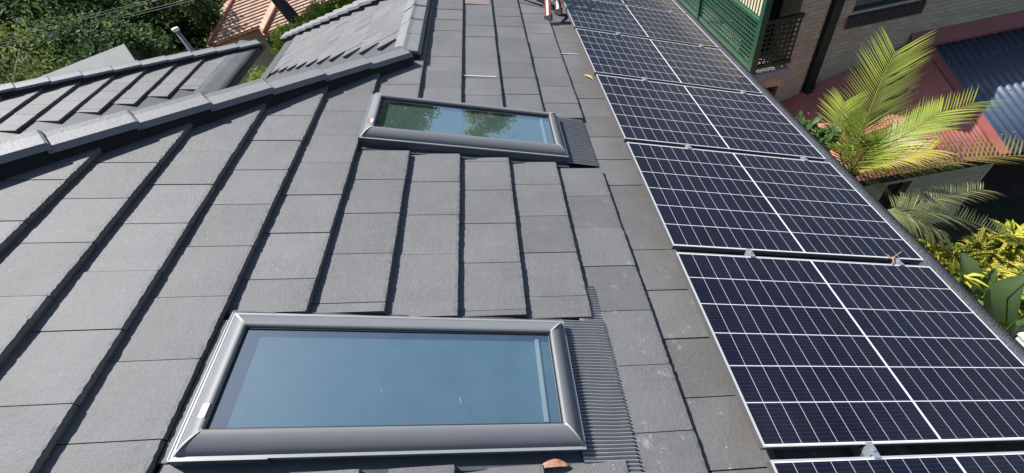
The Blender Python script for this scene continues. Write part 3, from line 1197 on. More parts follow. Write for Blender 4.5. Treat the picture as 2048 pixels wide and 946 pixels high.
# front wall with a window opening: X 4.62..5.98, Z -1.98..-0.75
wx0, wx1, wz0, wz1 = 4.60, 5.98, -1.98, -1.05
b = bmesh.new()
for (x0, x1, z0, z1) in ((3.46, wx0, GZ, -.87), (wx0, wx1, GZ, wz0), (wx0, wx1, wz1, -.87), (wx1, 16, GZ, -.87)):
    box(b, x0, x1, WY, WY + .23, z0, z1)
wall = obj('wall', b, M['brickY'], NB)
b = bmesh.new()
box(b, 3.42, 3.98, WY - .10, WY - .001, GZ, -.76)
obj('brick_pier', b, M['brickY'], NB)
b = bmesh.new()
box(b, 3.46, 3.69, WY + .23, 15.9, GZ, -.76)
obj('wall', b, M['brickX'], NB)
# window
win = obj('window', (lambda b: (box(b, wx0, wx0 + .06, WY + .06, WY + .13, wz0, wz1), box(b, wx1 - .06, wx1, WY + .06, WY + .13, wz0, wz1), box(b, wx0 + .06, wx1 - .06, WY + .06, WY + .13, wz0, wz0 + .07), box(b, wx0 + .06, wx1 - .06, WY + .06, WY + .13, wz1 - .06, wz1), box(b, 5.26, 5.31, WY + .065, WY + .125, wz0 + .07, wz1 - .06), b)[-1])(bmesh.new()), M['greendark'], NB)
b = bmesh.new()
box(b, wx0 + .06, wx1 - .06, WY + .085, WY + .095, wz0 + .07, wz1 - .06)
obj('pane', b, M['winglass'], win)
b = bmesh.new()
n = 40
pr_ = []
for i in range(n + 1):
    x = wx0 + .03 + (wx1 - wx0 - .06) * i / n
    pr_.append((b.verts.new((x, WY + .17 + .02 * math.sin(i * 1.9), wz0)), b.verts.new((x, WY + .17 + .02 * math.sin(i * 1.9), wz1))))
for A, B in zip(pr_, pr_[1:]):
    b.faces.new((A[0], B[0], B[1], A[1]))
obj('curtain', b, M['curtain'], win)
# sloping sill of dark header bricks
b = bmesh.new()
nb = 13
sw = (wx1 - wx0 + .14) / nb
for i in range(nb):
    x0 = wx0 - .07 + i * sw + .006
    x1 = x0 + sw - .012
    prism(b, [(x0, WY + .06, wz0 + .0), (x0, WY - .055, wz0 - .085), (x0, WY - .055, wz0 - .30), (x0, WY + .06, wz0 - .30)], (x1 - x0, 0, 0))
fixn(b)
obj('sill', b, M['sillbrick'], win)
b = bmesh.new()
prism(b, [(wx0 - .066, WY + .055, wz0 - .012), (wx0 - .066, WY - .048, wz0 - .092), (wx0 - .066, WY - .048, wz0 - .295), (wx0 - .066, WY + .055, wz0 - .295)], (wx1 - wx0 + .132, 0, 0))
fixn(b)
obj('sill_mortar', b, M['sillmortar'], win)
# downpipe with shoe
b = bmesh.new()
box(b, 4.08, 4.26, WY - .13, WY - .004, -3.62, -.9)
o = obj('downpipe', b, M['greendark'], NB)
b = bmesh.new()
prism(b, [(4.075, WY - .14, -3.40), (4.265, WY - .14, -3.40), (4.265, WY - .002, -3.40), (4.075, WY - .002, -3.40)], (0, 0, -.22))
prism(b, [(4.10, WY - .12, -3.55), (4.10, WY - .02, -3.55), (4.10, WY - .02, -3.68), (4.10, WY - .12, -3.68)], (.18, 0, 0))
fixn(b)
hexa(b, [Vector(p) for p in ((4.12, WY - .55, -3.83), (4.30, WY - .55, -3.80), (4.28, WY - .13, -3.66), (4.08, WY - .13, -3.68), (4.12, WY - .55, -3.70), (4.30, WY - .55, -3.67), (4.28, WY - .13, -3.53), (4.08, WY - .13, -3.55))])
obj('downpipe_shoe', b, M['greendark'], o)

# balcony: slab, ledge, posts, rails, lattice
BX, BY, BZ = 2.60, 8.0, -2.66
b = bmesh.new()
box(b, BX - .02, 3.42, BY - .02, 16, BZ - .30, BZ - .10)
obj('balcony_slab', b, M['concrete'], NB)
b = bmesh.new()
box(b, BX + .02, 3.42, BY + .02, BY + .16, BZ - .50, BZ - .302)
obj('balcony_beam', b, M['brickY'], NB)
b = bmesh.new()
box(b, BX - .26, BX - .022, BY + .05, 16, GZ, BZ - .16)
obj('balcony_wall', b, M['sandstone'], NB)
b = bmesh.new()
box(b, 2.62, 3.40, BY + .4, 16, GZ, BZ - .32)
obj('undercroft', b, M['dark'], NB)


def lattice(P0, P1, zt, zb, thick_dir, m):
    """square trellis between two posts with top and bottom rails"""
    P0, P1 = Vector(P0), Vector(P1)
    d = P1 - P0
    L = d.length
    d.normalize()
    td = Vector(thick_dir)
    F = Frame(P0, d, (0, 0, 1), td)
    F.O = Vector((P0.x, P0.y, 0))
    b = bmesh.new()
    p = .098
    n = int(L / p)
    for i in range(n + 1):
        u = (L - n * p) / 2 + i * p
        fbox(b, F, max(0, u - .017), min(L, u + .017), zb + .05, zt - .04, -.010, -.001)
    k = int((zt - zb - .1) / p)
    for j in range(1, k + 1):
        z = zb + .05 + j * (zt - zb - .09) / (k + 1)
        fbox(b, F, 0, L, z - .017, z + .017, .001, .010)
    fixn(b)
    la = obj('lattice_panel', b, m, NB)
    b = bmesh.new()
    fbox(b, F, 0, L, zt - .05, zt + .02, -.045, .045)
    fixn(b)
    obj('top_rail', b, m, la)
    b = bmesh.new()
    fbox(b, F, 0, L, zb - .02, zb + .06, -.035, .035)
    fixn(b)
    obj('bottom_rail', b, m, la)


def post(x, y, z0, z1, s, m):
    b = bmesh.new()
    box(b, x - s, x + s, y - s, y + s, z0, z1)
    obj('post', b, m, NB)


for y in (8.06, 11.12, 14.2):
    post(BX + .03, y, BZ - .22, -.755, .062, M['green'])
lattice((BX + .03, 8.125, 0), (BX + .03, 11.058, 0), -1.66, BZ, (-1, 0, 0), M['green'])
lattice((BX + .03, 11.182, 0), (BX + .03, 14.138, 0), -1.66, BZ, (-1, 0, 0), M['green'])
lattice((BX + .10, BY + .06, 0), (3.42, BY + .06, 0), -1.66, BZ + .02, (0, -1, 0), M['greendark'])  # same lattice as the sides, its shade put into the darker green
# cream slatted screen above the rail
b = bmesh.new()
y = 8.16
while y < 14.1:
    if not (11.0 < y < 11.25):
        box(b, BX + .05, BX + .07, y, y + .062, -1.62, -.77)
    y += .118
obj('slat_screen', b, M['creamslat'], NB)
b = bmesh.new()
box(b, BX + .078, BX + .09, 8.13, 14.1, -1.62, -.77)
obj('screen_backing', b, M['green'], NB)
# near-black sheet painted for the shade inside the balcony
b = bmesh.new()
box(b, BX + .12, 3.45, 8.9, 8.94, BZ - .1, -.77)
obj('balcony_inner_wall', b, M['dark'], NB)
ZE = -.86
b = bmesh.new()
box(b, 4.75, 16, WY - .24, 16, ZE, ZE + .06)
obj('eave', b, M['cream'], NB)
b = bmesh.new()
prism(b, [(4.75, WY - .24, ZE + .062), (4.75, WY - .24, ZE + .12), (4.75, 12.2, 1.55), (4.75, 16, ZE + .12), (4.75, 16, ZE + .062)], (11.25, 0, 0))
fixn(b)
obj('roof', b, M['greyroof'], NB)
b = bmesh.new()
prism(b, [(x, BY - .02, z) for x, z in ((2.45, -.752), (2.47, -.70), (3.48, -.68), (3.60, .75), (5.55, -.752))], (0, 8, 0))
fixn(b)
obj('balcony_gable', b, M['creamslat'], NB)  # unseen gable shape, added to cast a peaked shadow on the lean-to

# lean-to: two corrugated slopes meeting at a hip
ZT = -3.02
T1, T2 = math.tan(R(20)), math.tan(R(16.5))
HX = 6.05
zm = lambda y: ZT - T1 * (WY - y)
zl = lambda x: ZT - T2 * (HX - x)
EY = 5.52


def corr(name, along, a0, a1, e0, e1, zf, m, keep=None, pitch=.076, amp=.0115, off=0.0):
    """corrugated sheet: waves across 'along' ('x' or 'y'), running from e0 to e1"""
    b = bmesh.new()
    n = int((a1 - a0) / pitch * 8)
    rows = []
    for i in range(n + 1):
        a = a0 + (a1 - a0) * i / n
        w = amp * math.sin(2 * math.pi * (a - a0) / pitch) + off
        r_ = []
        for e in (e0, (e0 + e1) / 2, e1):
            x, y = (a, e) if along == 'x' else (e, a)
            r_.append(b.verts.new((x, y, zf(x, y) + w)))
        rows.append(r_)
    for A, B in zip(rows, rows[1:]):
        for k in range(2):
            b.faces.new((A[k], B[k], B[k + 1], A[k + 1]))
    if keep: cut(b, *keep)
    fixn(b)
    bmesh.ops.solidify(b, geom=b.faces[:], thickness=.002)
    return obj(name, b, m, NB, True)


# hip plan line: T1*(WY-y) = T2*(HX-x)
hn = Vector((-T2, T1, 0)).normalized()      # points to the left slope side
hn = Vector((-T2, T1, 0)).normalized()
HP = Vector((HX, WY, 0))
corr('lean_to_roof', 'x', 2.8, 6.62, EY, WY - .002, lambda x, y: zm(y), M['redroof'], (HP, hn))
corr('lean_to_roof', 'y', EY, WY - .002, 2.75, HX, lambda x, y: zl(x), M['redroof'], (HP, -hn))
corr('translucent_sheet', 'x', 6.60, 14, EY - .03, WY - .06, lambda x, y: zm(y), M['bluesheet'], None, .150, .024, .020)
b = bmesh.new()
tube(b, [(HX, WY - .01, ZT + .012), (HX - T1 / T2 * (WY - EY), EY, zm(EY) + .012)], .035, 8)
obj('hip_flashing', b, M['redroof'], NB)
b = bmesh.new()
prism(b, [(6.43, EY, zm(EY) + .028), (6.63, EY, zm(EY) + .030), (6.63, EY, zm(EY) + .018), (6.43, EY, zm(EY) + .016)], (0, WY - EY - .05, T1 * (WY - EY - .05)))
fixn(b)
obj('barge_flashing', b, M['redflash'], NB)
b = bmesh.new()
prism(b, [(6.1, WY - .004, ZT + .29), (6.1, WY - .02, ZT + .29), (6.1, WY - .17, ZT + .035), (6.1, WY - .17, ZT - .02), (6.1, WY - .16, ZT - .02), (6.1, WY - .15, ZT + .03), (6.1, WY - .004, ZT + .25)], (9, 0, 0))
fixn(b)
obj('apron_flashing', b, M['redflash'], NB)
# roofing screws on the blue sheet
b = bmesh.new()
for yy in (5.9, 6.8, 7.7):
    for i in range(24):
        x = 6.66 + i * .23
        box(b, x - .012, x + .012, yy - .012, yy + .012, zm(yy) + .029, zm(yy) + .042)
obj('roof_screw', b, M['galv'], NB)['kind'] = 'stuff'
# fascia and the brick wall below
b = bmesh.new()
box(b, 2.8, 14, EY + .02, EY + .05, zm(EY) - .20, zm(EY) - .02)
obj('fascia', b, M['dark'], NB)
LY = 5.9
b = bmesh.new()
for (x0, x1, z0, z1) in ((2.9, 4.95, GZ, -3.98), (4.95, 5.45, GZ, -5.9), (4.95, 5.45, -4.72, -3.98), (5.45, 6.93, GZ, -3.98)):
    box(b, x0, x1, LY, LY + .23, z0, z1)
obj('lower_wall', b, M['brickY'], NB)
b = bmesh.new()
box(b, 6.931, 7.0, LY - .01, LY + .24, GZ, -3.98)
obj('door_jamb', b, M['cream'], NB)
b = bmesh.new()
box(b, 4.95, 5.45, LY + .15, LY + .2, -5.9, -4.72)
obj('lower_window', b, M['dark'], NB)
b = bmesh.new()
box(b, 7.0, 14, LY + .02, LY + .2, -4.35, -3.98)
obj('carport_beam', b, M['concrete'], NB)
b = bmesh.new()
box(b, 7.0, 14, 8.1, 8.15, GZ, -3.3)
box(b, 7.001, 14, 6.3, 8.1, GZ + .02, GZ + .05)
M['carport'] = simple('brown_carport', (0.10, 0.055, 0.042), 0.9, 0.3, 2)
obj('carport_interior', b, M['carport'], NB)

# ---------------------------------------------------------------- plants
def leafquads(pts, dirs, L, W, nrm, bend=.0):
    """rhombic blades as numpy arrays -> verts, faces"""
    n = len(pts)
    d = dirs / np.linalg.norm(dirs, axis=1, keepdims=True)
    s = np.cross(d, nrm)
    s /= np.linalg.norm(s, axis=1, keepdims=True) + 1e-9
    L = np.asarray(L).reshape(-1, 1)
    W = np.asarray(W).reshape(-1, 1)
    a = pts
    m1 = pts + d * L * .45 + s * W * .5
    m2 = pts + d * L * .45 - s * W * .5
    t = pts + d * L
    v = np.stack([a, m1, t, m2], 1).reshape(-1, 3)
    f = np.arange(n * 4).reshape(-1, 4)
    return v, f


RNG = np.random.default_rng(11)


def crown_mesh(name, h0, h1, rad, clumps, per, L, W, clr, seed, flat=1.0, hang=0.0):
    """leaf blades gathered in clumps through an uneven crown"""
    g = np.random.default_rng(seed)
    V, F, off, cents = [], [], 0, []
    # a few big lobes make the outline uneven
    lobes = [(g.uniform(-.5, .5, 2) * rad, g.uniform(h0 + (h1 - h0) * .25, h1 - (h1 - h0) * .15), g.uniform(.38, .62) * rad) for _ in range(9)]
    for c in range(clumps):
        lb = lobes[c % len(lobes)]
        d = g.normal(size=3)
        d /= np.linalg.norm(d)
        r = lb[2] * g.uniform(.35, 1.0) ** .6
        p = np.array([lb[0][0], lb[0][1], lb[1]]) + d * r * np.array([1, 1, flat * (h1 - h0) / (2 * rad)])
        cents.append(p)
        n = int(per * g.uniform(.6, 1.4))
        q = g.normal(size=(n, 3)) * clr * g.uniform(.6, 1.2) * np.array([1, 1, .6]) + p
        dr = g.normal(size=(n, 3)) + np.array([0, 0, -hang])
        nm = g.normal(size=(n, 3)) * .55 + d * .7 + np.array([0, 0, .9])
        v, f = leafquads(q, dr, L * g.uniform(.6, 1.3, n), W * g.uniform(.7, 1.3, n), nm)
        V.append(v)
        F.append(f + off)
        off += len(v)
    V = np.concatenate(V)
    F = np.concatenate(F)
    me = bpy.data.meshes.new(name)
    me.from_pydata(V.tolist(), [], F.tolist())
    me.update()
    return me, cents


def limbs(b, cents, h, r, count, seed, wig=.25, root=-.3):
    g = random.Random(seed)
    pts = [Vector((0, 0, root))]
    for i in range(1, 5):
        t = i / 4
        pts.append(Vector((g.uniform(-1, 1) * wig * t, g.uniform(-1, 1) * wig * t, h * t)))
    tube(b, pts, [r, r * .85, r * .7, r * .55, r * .35], 8)
    for c in g.sample(cents, min(count, len(cents))):
        c = Vector(c)
        k = g.choice((2, 3, 3, 4))
        s = pts[k]
        mid = s.lerp(c, .5) + Vector((g.uniform(-.3, .3), g.uniform(-.3, .3), g.uniform(.0, .5)))
        tube(b, [s, s.lerp(mid, .5), mid, c], [r * .32, r * .24, r * .16, r * .05], 5)


TREEKIND = {}


def tree_kind(kind, h0, h1, rad, clumps, per, L, W, clr, seed, leaf, bark, r, nl, **k):
    me, cents = crown_mesh('crown', h0, h1, rad, clumps, per, L, W, clr, seed, **k)
    me.materials.append(M[leaf])
    b = bmesh.new()
    limbs(b, cents, (h0 + h1) * .5, r, nl, seed, root=-7.5 if kind == 'lime' else -.3)
    tm = bpy.data.meshes.new('trunk')
    b.normal_update()
    b.to_mesh(tm)
    b.free()
    tm.polygons.foreach_set('use_smooth', [True] * len(tm.polygons))
    tm.materials.append(M[bark])
    TREEKIND[kind] = (me, tm)


def plant_tree(kind, name, x, y, z, s, rz, label, group=None, cat='tree'):
    root = thing(name, label, cat, (x, y, z), group)
    root.scale = (s, s, s)
    root.rotation_euler = (0, 0, rz)
    for nm, me in zip(('crown', 'trunk'), TREEKIND[kind]):
        o = bpy.data.objects.new(nm, me)
        COL.objects.link(o)
        o.parent = root
    return root


tree_kind('gum', 2.5, 11, 3.6, 120, 36, .32, .080, .50, 3, 'gumleaf', 'palebark', .24, 48, hang=1.0)
tree_kind('dense', 1.2, 9.5, 3.8, 170, 52, .30, .17, .42, 5, 'darkleaf', 'bark', .26, 14)
tree_kind('bushy', 1.0, 7.5, 3.2, 150, 50, .26, .15, .38, 8, 'midleaf', 'bark', .2, 14)
tree_kind('tallgum', 14.0, 30, 3.0, 240, 90, .42, .16, .6, 13, 'gumleaf', 'palebark', .42, 30, hang=.8)
tree_kind('lime', .3, 2.6, 1.3, 110, 55, .13, .075, .22, 21, 'limeleaf', 'bark', .06, 12)

GT = 'trees on the slope behind the left wing'
TREES = [
    ('gum', 'gum_tree', -33.5, 18.0, 1.05, 'gum tree just behind the leftmost pale gum, cut off by the left edge'),
    ('dense', 'dark_tree', -37.0, 21.5, 1.15, 'dark tree at the left edge behind the pale gums'),
    ('bushy', 'bushy_tree', -32.0, 24.5, 1.1, 'leafy tree between two gums in the upper left corner'),
    ('bushy', 'bushy_tree', -22.0, 15.6, 0.62, 'low leafy tree just above the left wing hip, left of the small gable'),
    ('gum', 'gum_tree', -24.5, 17.5, 0.85, 'pale olive gum tree with bare whitish branches at the left edge'),
    ('gum', 'gum_tree', -30.5, 20.5, 1.0, 'tall thin gum tree in the upper left corner, behind the nearer pale gum'),
    ('gum', 'gum_tree', -29.0, 14.5, 0.9, 'sparse gum tree partly cut off by the left edge of the photo'),
    ('dense', 'dark_tree', -19.8, 19.8, 0.72, 'dark dense tree directly behind the small grey gable'),
    ('dense', 'dark_tree', -23.0, 25.0, 0.95, 'dark tree under the aerial cables, left of the small grey gable'),
    ('dense', 'dark_tree', -19.6, 23.0, 0.78, 'dark tree behind the steel vent pole'),
    ('dense', 'dark_tree', -20.5, 30.0, 1.1, 'tall dark tree beyond the steel vent pole, left of the terracotta roof'),
    ('dense', 'dark_tree', -28.0, 30.0, 1.1, 'dark tree behind the gum trees in the upper left'),
    ('dense', 'dark_tree', -35.0, 27.0, 1.15, 'dark tree far left beyond the gums'),
    ('bushy', 'bushy_tree', -23.3, 20.2, 0.8, 'bright leafy green tree crossed by the aerial cables'),
    ('bushy', 'bushy_tree', -19.0, 27.0, 0.95, 'leafy green tree at the top edge between gums and terracotta roof'),
    ('bushy', 'bushy_tree', -27.0, 22.5, 0.95, 'leafy green tree between the pale gums and the dark trees'),
    ('gum', 'gum_tree', -20.5, 35.0, 1.15, 'olive gum tree rising behind the terracotta roof'),
    ('gum', 'gum_tree', -13.5, 33.0, 1.0, 'gum tree beyond the right end of the terracotta roof'),
    ('bushy', 'bushy_tree', -8.0, 30.0, 1.0, 'leafy tree beyond the stepped far hip'),
    ('dense', 'dark_tree', -1.0, 30.0, 1.0, 'dark tree beyond the far end of the ridge'),
]
for i, (kd, nm, x, y, s, lab) in enumerate(TREES):
    plant_tree(kd, nm, x, y, GZ - 1.2, s, i * 1.9, lab, GT)
plant_tree('tallgum', 'tall_gum_tree', -0.2, 33.0, GZ, 1.0, .4, 'tall gum tree reflected at the left of the far skylight glass', 'tall gums reflected in the far skylight')
plant_tree('tallgum', 'tall_gum_tree', 6.3, 33.5, GZ, .82, 2.2, 'tall gum tree reflected in the middle of the far skylight glass', 'tall gums reflected in the far skylight')

GS = 'lime green shrubs beyond the stepped far hip'
SHR = [(-9.8, 15.2, -4.4, 1.0, 'small bright shrub rising behind the low end of the far hip'), (-8.6, 16.0, -4.2, 1.1, 'sunlit lime shrub in the middle behind the far hip'),
       (-7.4, 17.0, -4.0, 1.15, 'sunlit lime shrub near the top edge behind the far hip'), (-10.6, 17.2, -5.0, 1.05, 'lime shrub at the foot of the dark leaning trunk'),
       (-9.0, 18.6, -4.7, 1.2, 'lime shrub against the right end of the terracotta roof')]
SPX = [((592, 78), 14.4, .50), ((622, 62), 15.0, .56), ((690, 22), 15.6, .66), ((578, 92), 15.4, .42), ((655, 42), 16.2, .60)]
for i, ((x, y, z, sc, lab), (pxy, Y, sc2)) in enumerate(zip(SHR, SPX)):
    c = at(pxy[0], pxy[1], 1, Y)
    plant_tree('lime', 'shrub', c.x, c.y, c.z - 1.6 * sc2, sc2, i * 1.3, lab, GS, 'shrub')
plant_tree('lime', 'shrub', -9.0, 11.6, -5.6, .75, .3, 'low yellow green bush seen down in the gap between the two wings', None, 'shrub')
plant_tree('lime', 'shrub', -13.0, 16.4, -5.6, .8, 2.3, 'low green bush in front of the terracotta house wall', None, 'shrub')

# leaning dark trunk before the terracotta roof
tt = thing('leaning_tree', 'dark leaning tree trunk crossing the terracotta roof', 'tree', (-10.2, 17.2, GZ))
b = bmesh.new()
tq = [at(596, 48, 1, 17.0), at(575, 22, 1, 17.1), at(556, 0, 1, 17.25)]
dirn = (tq[2] - tq[0]).normalized()
low = tq[0] - dirn * 3.2
tube(b, [Vector((low.x + .3, low.y, GZ)), low, tq[0], tq[1], tq[2], tq[2] + dirn * 2.2, tq[2] + dirn * 4 + Vector((0, 0, .8))], [.34, .30, .25, .24, .22, .18, .12], 10)
obj('trunk', b, M['bark'], tt, True)
me, cents = crown_mesh('crown', 0, 4.5, 2.4, 120, 40, .2, .11, .4, 31)
me.materials.append(M['midleaf'])
o = bpy.data.objects.new('crown', me)
COL.objects.link(o)
o.parent = tt
o.location = tq[2] + dirn * 4.0 + Vector((0, 0, -.8)) - tt.location

# ---------------------------------------------------------------- palm and garden on the right
def bez(P, t):
    a, c, d = P
    return a * (1 - t) ** 2 + c * 2 * t * (1 - t) + d * t * t


def frond_mesh(P, n, Lmax, W, rise, sweep, droop, seed, one_side=0, petiole=.12, rr=.014):
    g = random.Random(seed)
    b = bmesh.new()
    pts = [bez(P, i / 16) for i in range(17)]
    tube(b, pts, [rr * (1 - .8 * i / 16) for i in range(17)], 5)
    for i in range(n):
        t = petiole + (1 - petiole) * i / (n - 1)
        p = bez(P, t)
        tan = (bez(P, min(1, t + .02)) - bez(P, max(0, t - .02))).normalized()
        side = tan.cross(Vector((0, 0, 1)))
        if side.length < .2: side = Vector((1, 0, 0))
        side.normalize()
        up = side.cross(tan).normalized()
        Lf = Lmax * (.35 + .65 * math.sin(math.pi * min(1, (.18 + .58 * t)))) * g.uniform(.88, 1.08)
        for sg in (-1, 1):
            if one_side and sg != one_side and g.random() < .8: continue
            d = (side * sg * 1.0 + tan * (sweep + .5 * t) + up * (rise + g.uniform(-.12, .12))).normalized()
            w = W * g.uniform(.8, 1.15)
            rows = []
            nrm = d.cross(tan).normalized()
            ws = tan - d * tan.dot(d)
            ws.normalize()
            q = p.copy()
            dd = d.copy()
            for s_ in range(5):
                hw = w * (.55, 1, .9, .55, .06)[s_] * .5
                rows.append((b.verts.new(q - ws * hw + nrm * hw * .25), b.verts.new(q + ws * hw + nrm * hw * .25)))
                dd = (dd + Vector((0, 0, -droop * (.6 + s_ * .5)))).normalized()
                q = q + dd * Lf / 4
            for A, B in zip(rows, rows[1:]):
                b.faces.new((A[0], A[1], B[1], B[0]))
    return b


PC = at(1702, 350, 1, 4.5)
palm = thing('palm_tree', 'palm with bright yellow green feather fronds between the panels and the red roof', 'palm', (PC.x + .1, PC.y + .1, GZ))
b = bmesh.new()
tube(b, [(PC.x + .15, PC.y + .15, GZ - .1), (PC.x + .1, PC.y + .1, GZ + 1.6), (PC.x + .02, PC.y, PC.z - .5), (PC.x, PC.y, PC.z)], [.15, .12, .10, .07], 10)
obj('trunk', b, M['bark'], palm, True)
FRONDS = [
    ((at(1735, 210, 1, 5.0), at(1790, 105, 1, 5.5)), 44, .66, .016, .10, .75, .01, 'palmleaf', 0),
    ((at(1790, 262, 1, 4.8), at(1945, 206, 1, 5.1)), 40, .64, .017, .25, 1.0, .03, 'palmleaf', 0),
    ((at(1780, 285, 1, 4.4), at(1880, 225, 1, 4.6)), 36, .50, .022, .05, .9, .03, 'palmleaf', 0),
    ((at(1830, 312, 1, 4.3), at(2110, 310, 1, 4.4)), 46, .50, .028, .55, .45, .03, 'palmyellow', 0),
    ((at(1800, 330, 1, 4.7), at(1905, 325, 1, 4.9)), 34, .46, .024, .1, .7, .10, 'palmleaf', 0),
    ((at(1780, 318, 1, 4.2), at(1860, 300, 1, 4.1)), 32, .42, .022, .2, .7, .08, 'palmyellow', 0),
    ((at(1668, 262, 1, 4.9), at(1690, 205, 1, 5.4)), 34, .52, .022, .15, .9, .04, 'palmleaf', 0),
    ((at(1660, 300, 1, 4.0), at(1700, 290, 1, 3.8)), 24, .50, .022, .1, .8, .08, 'palmleaf', 0),
    ((at(1720, 300, 1, 4.2), at(1790, 260, 1, 4.0)), 32, .55, .022, .2, .9, .05, 'palmleaf', 0),
    ((at(1700, 300, 1, 4.3), at(1735, 235, 1, 4.3)), 32, .50, .022, .2, .9, .05, 'palmleaf', 0),
    ((at(1760, 350, 1, 4.6), at(1790, 395, 1, 4.6)), 26, .45, .022, -.1, .7, .14, 'palmdusty', 0),
]
for i, (qq, n, L, W, rise, sw_, dr, mm, os_) in enumerate(FRONDS):
    obj('frond', frond_mesh((PC, qq[0], qq[1]), n, L, W, rise, sw_, dr, i + 40, os_), M[mm], palm)

PC2 = at(1765, 425, 1, 3.3)
palm2 = thing('palm_tree', 'lower dusty palm with drooping grey green fronds below the first palm', 'palm', (PC2.x, PC2.y, GZ))
b = bmesh.new()
tube(b, [(PC2.x, PC2.y, GZ - .1), (PC2.x + .03, PC2.y, GZ + 1), (PC2.x, PC2.y, PC2.z)], [.12, .10, .06], 9)
obj('trunk', b, M['bark'], palm2, True)
F2 = [((at(1880, 395, 1, 3.3), at(2080, 505, 1, 3.0)), 54, .50, .020, .35, .7, .08, 'palmdusty'),
      ((at(1850, 395, 1, 3.5), at(1965, 380, 1, 3.6)), 40, .36, .020, .35, .6, .10, 'palmdusty'),
      ((at(1800, 415, 1, 3.2), at(1890, 470, 1, 2.9)), 30, .40, .024, .0, .7, .18, 'palmdusty'),
      ((at(1780, 440, 1, 3.1), at(1805, 490, 1, 2.9)), 24, .40, .024, .0, .6, .22, 'palmdusty')]
for i, (qq, n, L, W, rise, sw_, dr, mm) in enumerate(F2):
    obj('frond', frond_mesh((PC2, qq[0], qq[1]), n, L, W, rise, sw_, dr, i + 70), M[mm], palm2)


def blade(b, p, d, L, W, droop, g, seg=5, fold=.25, wavy=0.0):
    d = Vector(d).normalized()
    s = d.cross(Vector((0, 0, 1)))
    if s.length < .1: s = Vector((1, 0, 0))
    s.normalize()
    rows = []
    q = Vector(p)
    for i in range(seg + 1):
        t = i / seg
        hw = W * .5 * max(.04, math.sin(math.pi * (.06 + .90 * t)) ** .8)
        up = s.cross(d).normalized()
        z = up * hw * fold + up * (wavy * math.sin(i * 2.1 + g.random()))
        rows.append((b.verts.new(q - s * hw + z), b.verts.new(q), b.verts.new(q + s * hw + z)))
        d = (d + Vector((0, 0, -droop))).normalized()
        q = q + d * L / seg
    for A, B in zip(rows, rows[1:]):
        b.faces.new((A[0], A[1], B[1], B[0]))
        b.faces.new((A[1], A[2], B[2], B[1]))


def croton(c, n, L, W, heads, spread, m, seed, label, name='croton', cat='plant', group='yellow crotons below the gutter'):
    g = random.Random(seed)
    root = thing(name, label, cat, (c.x, c.y, GZ), group)
    b = bmesh.new()
    st = bmesh.new()
    for h in range(heads):
        hc = c + Vector((g.uniform(-1, 1) * spread, g.uniform(-1, 1) * spread, g.uniform(-.5, .25) * spread))
        tube(st, [Vector((c.x + g.uniform(-.1, .1), c.y + g.uniform(-.1, .1), GZ)), c.lerp(hc, .5) - Vector((0, 0, .5)), hc], [.02, .014, .008], 5)
        for i in range(n):
            az = i * 2.4 + g.random()
            el = g.uniform(-.2, 1.1)
            d = Vector((math.cos(az) * math.cos(el), math.sin(az) * math.cos(el), math.sin(el)))
            blade(b, hc - Vector((0, 0, g.uniform(0, .25))), d, L * g.uniform(.7, 1.2), W * g.uniform(.75, 1.2), g.uniform(.05, .22), g, 5, .25, .01)
    obj('foliage', b, m, root, True)
    obj('stem', st, M['bark'], root, True)


croton(at(1935, 515, 1, 3.0), 40, .33, .058, 6, .38, M['croton'], 1, 'yellow croton with narrow leaves under the drooping palm frond')
croton(at(2010, 500, 1, 2.95), 40, .32, .056, 6, .36, M['croton'], 2, 'yellow croton at the right edge under the drooping palm frond')
croton(at(1870, 520, 1, 2.9), 36, .32, .056, 5, .30, M['croton'], 3, 'yellow croton nearest the gutter, left of the broad leaves')
croton(at(1975, 590, 1, 2.5), 36, .27, .062, 6, .34, M['crotongreen'], 4, 'lime yellow croton behind the broad leaves')
croton(at(1985, 640, 1, 2.3), 34, .25, .060, 5, .28, M['crotongreen'], 5, 'lowest lime yellow croton, between the two broad-leaved plants')
croton(at(2040, 560, 1, 2.6), 36, .27, .06, 5, .34, M['crotongreen'], 9, 'lime yellow croton cut off by the right edge of the photo')
croton(at(1826, 492, 1, 3.8), 20, .22, .05, 3, .20, M['redleaf'], 6, 'small red leaved plant below the gutter edge', 'red_plant', 'plant', None)
croton(at(1850, 500, 1, 3.5), 24, .22, .05, 4, .24, M['shrubleaf'], 16, 'small dark green plant beside the red leaved one', 'green_plant', 'plant', None)
croton(at(1606, 252, 1, 4.9), 16, .18, .07, 9, .34, M['shrubleaf'], 7, 'leafy green shrub rising past the gutter in front of the red roof', 'leafy_shrub', 'shrub', None)
croton(at(1650, 285, 1, 4.6), 16, .17, .07, 8, .32, M['shrubleaf'], 17, 'leafy green shrub in front of the red roof, nearer the palm', 'leafy_shrub', 'shrub', None)


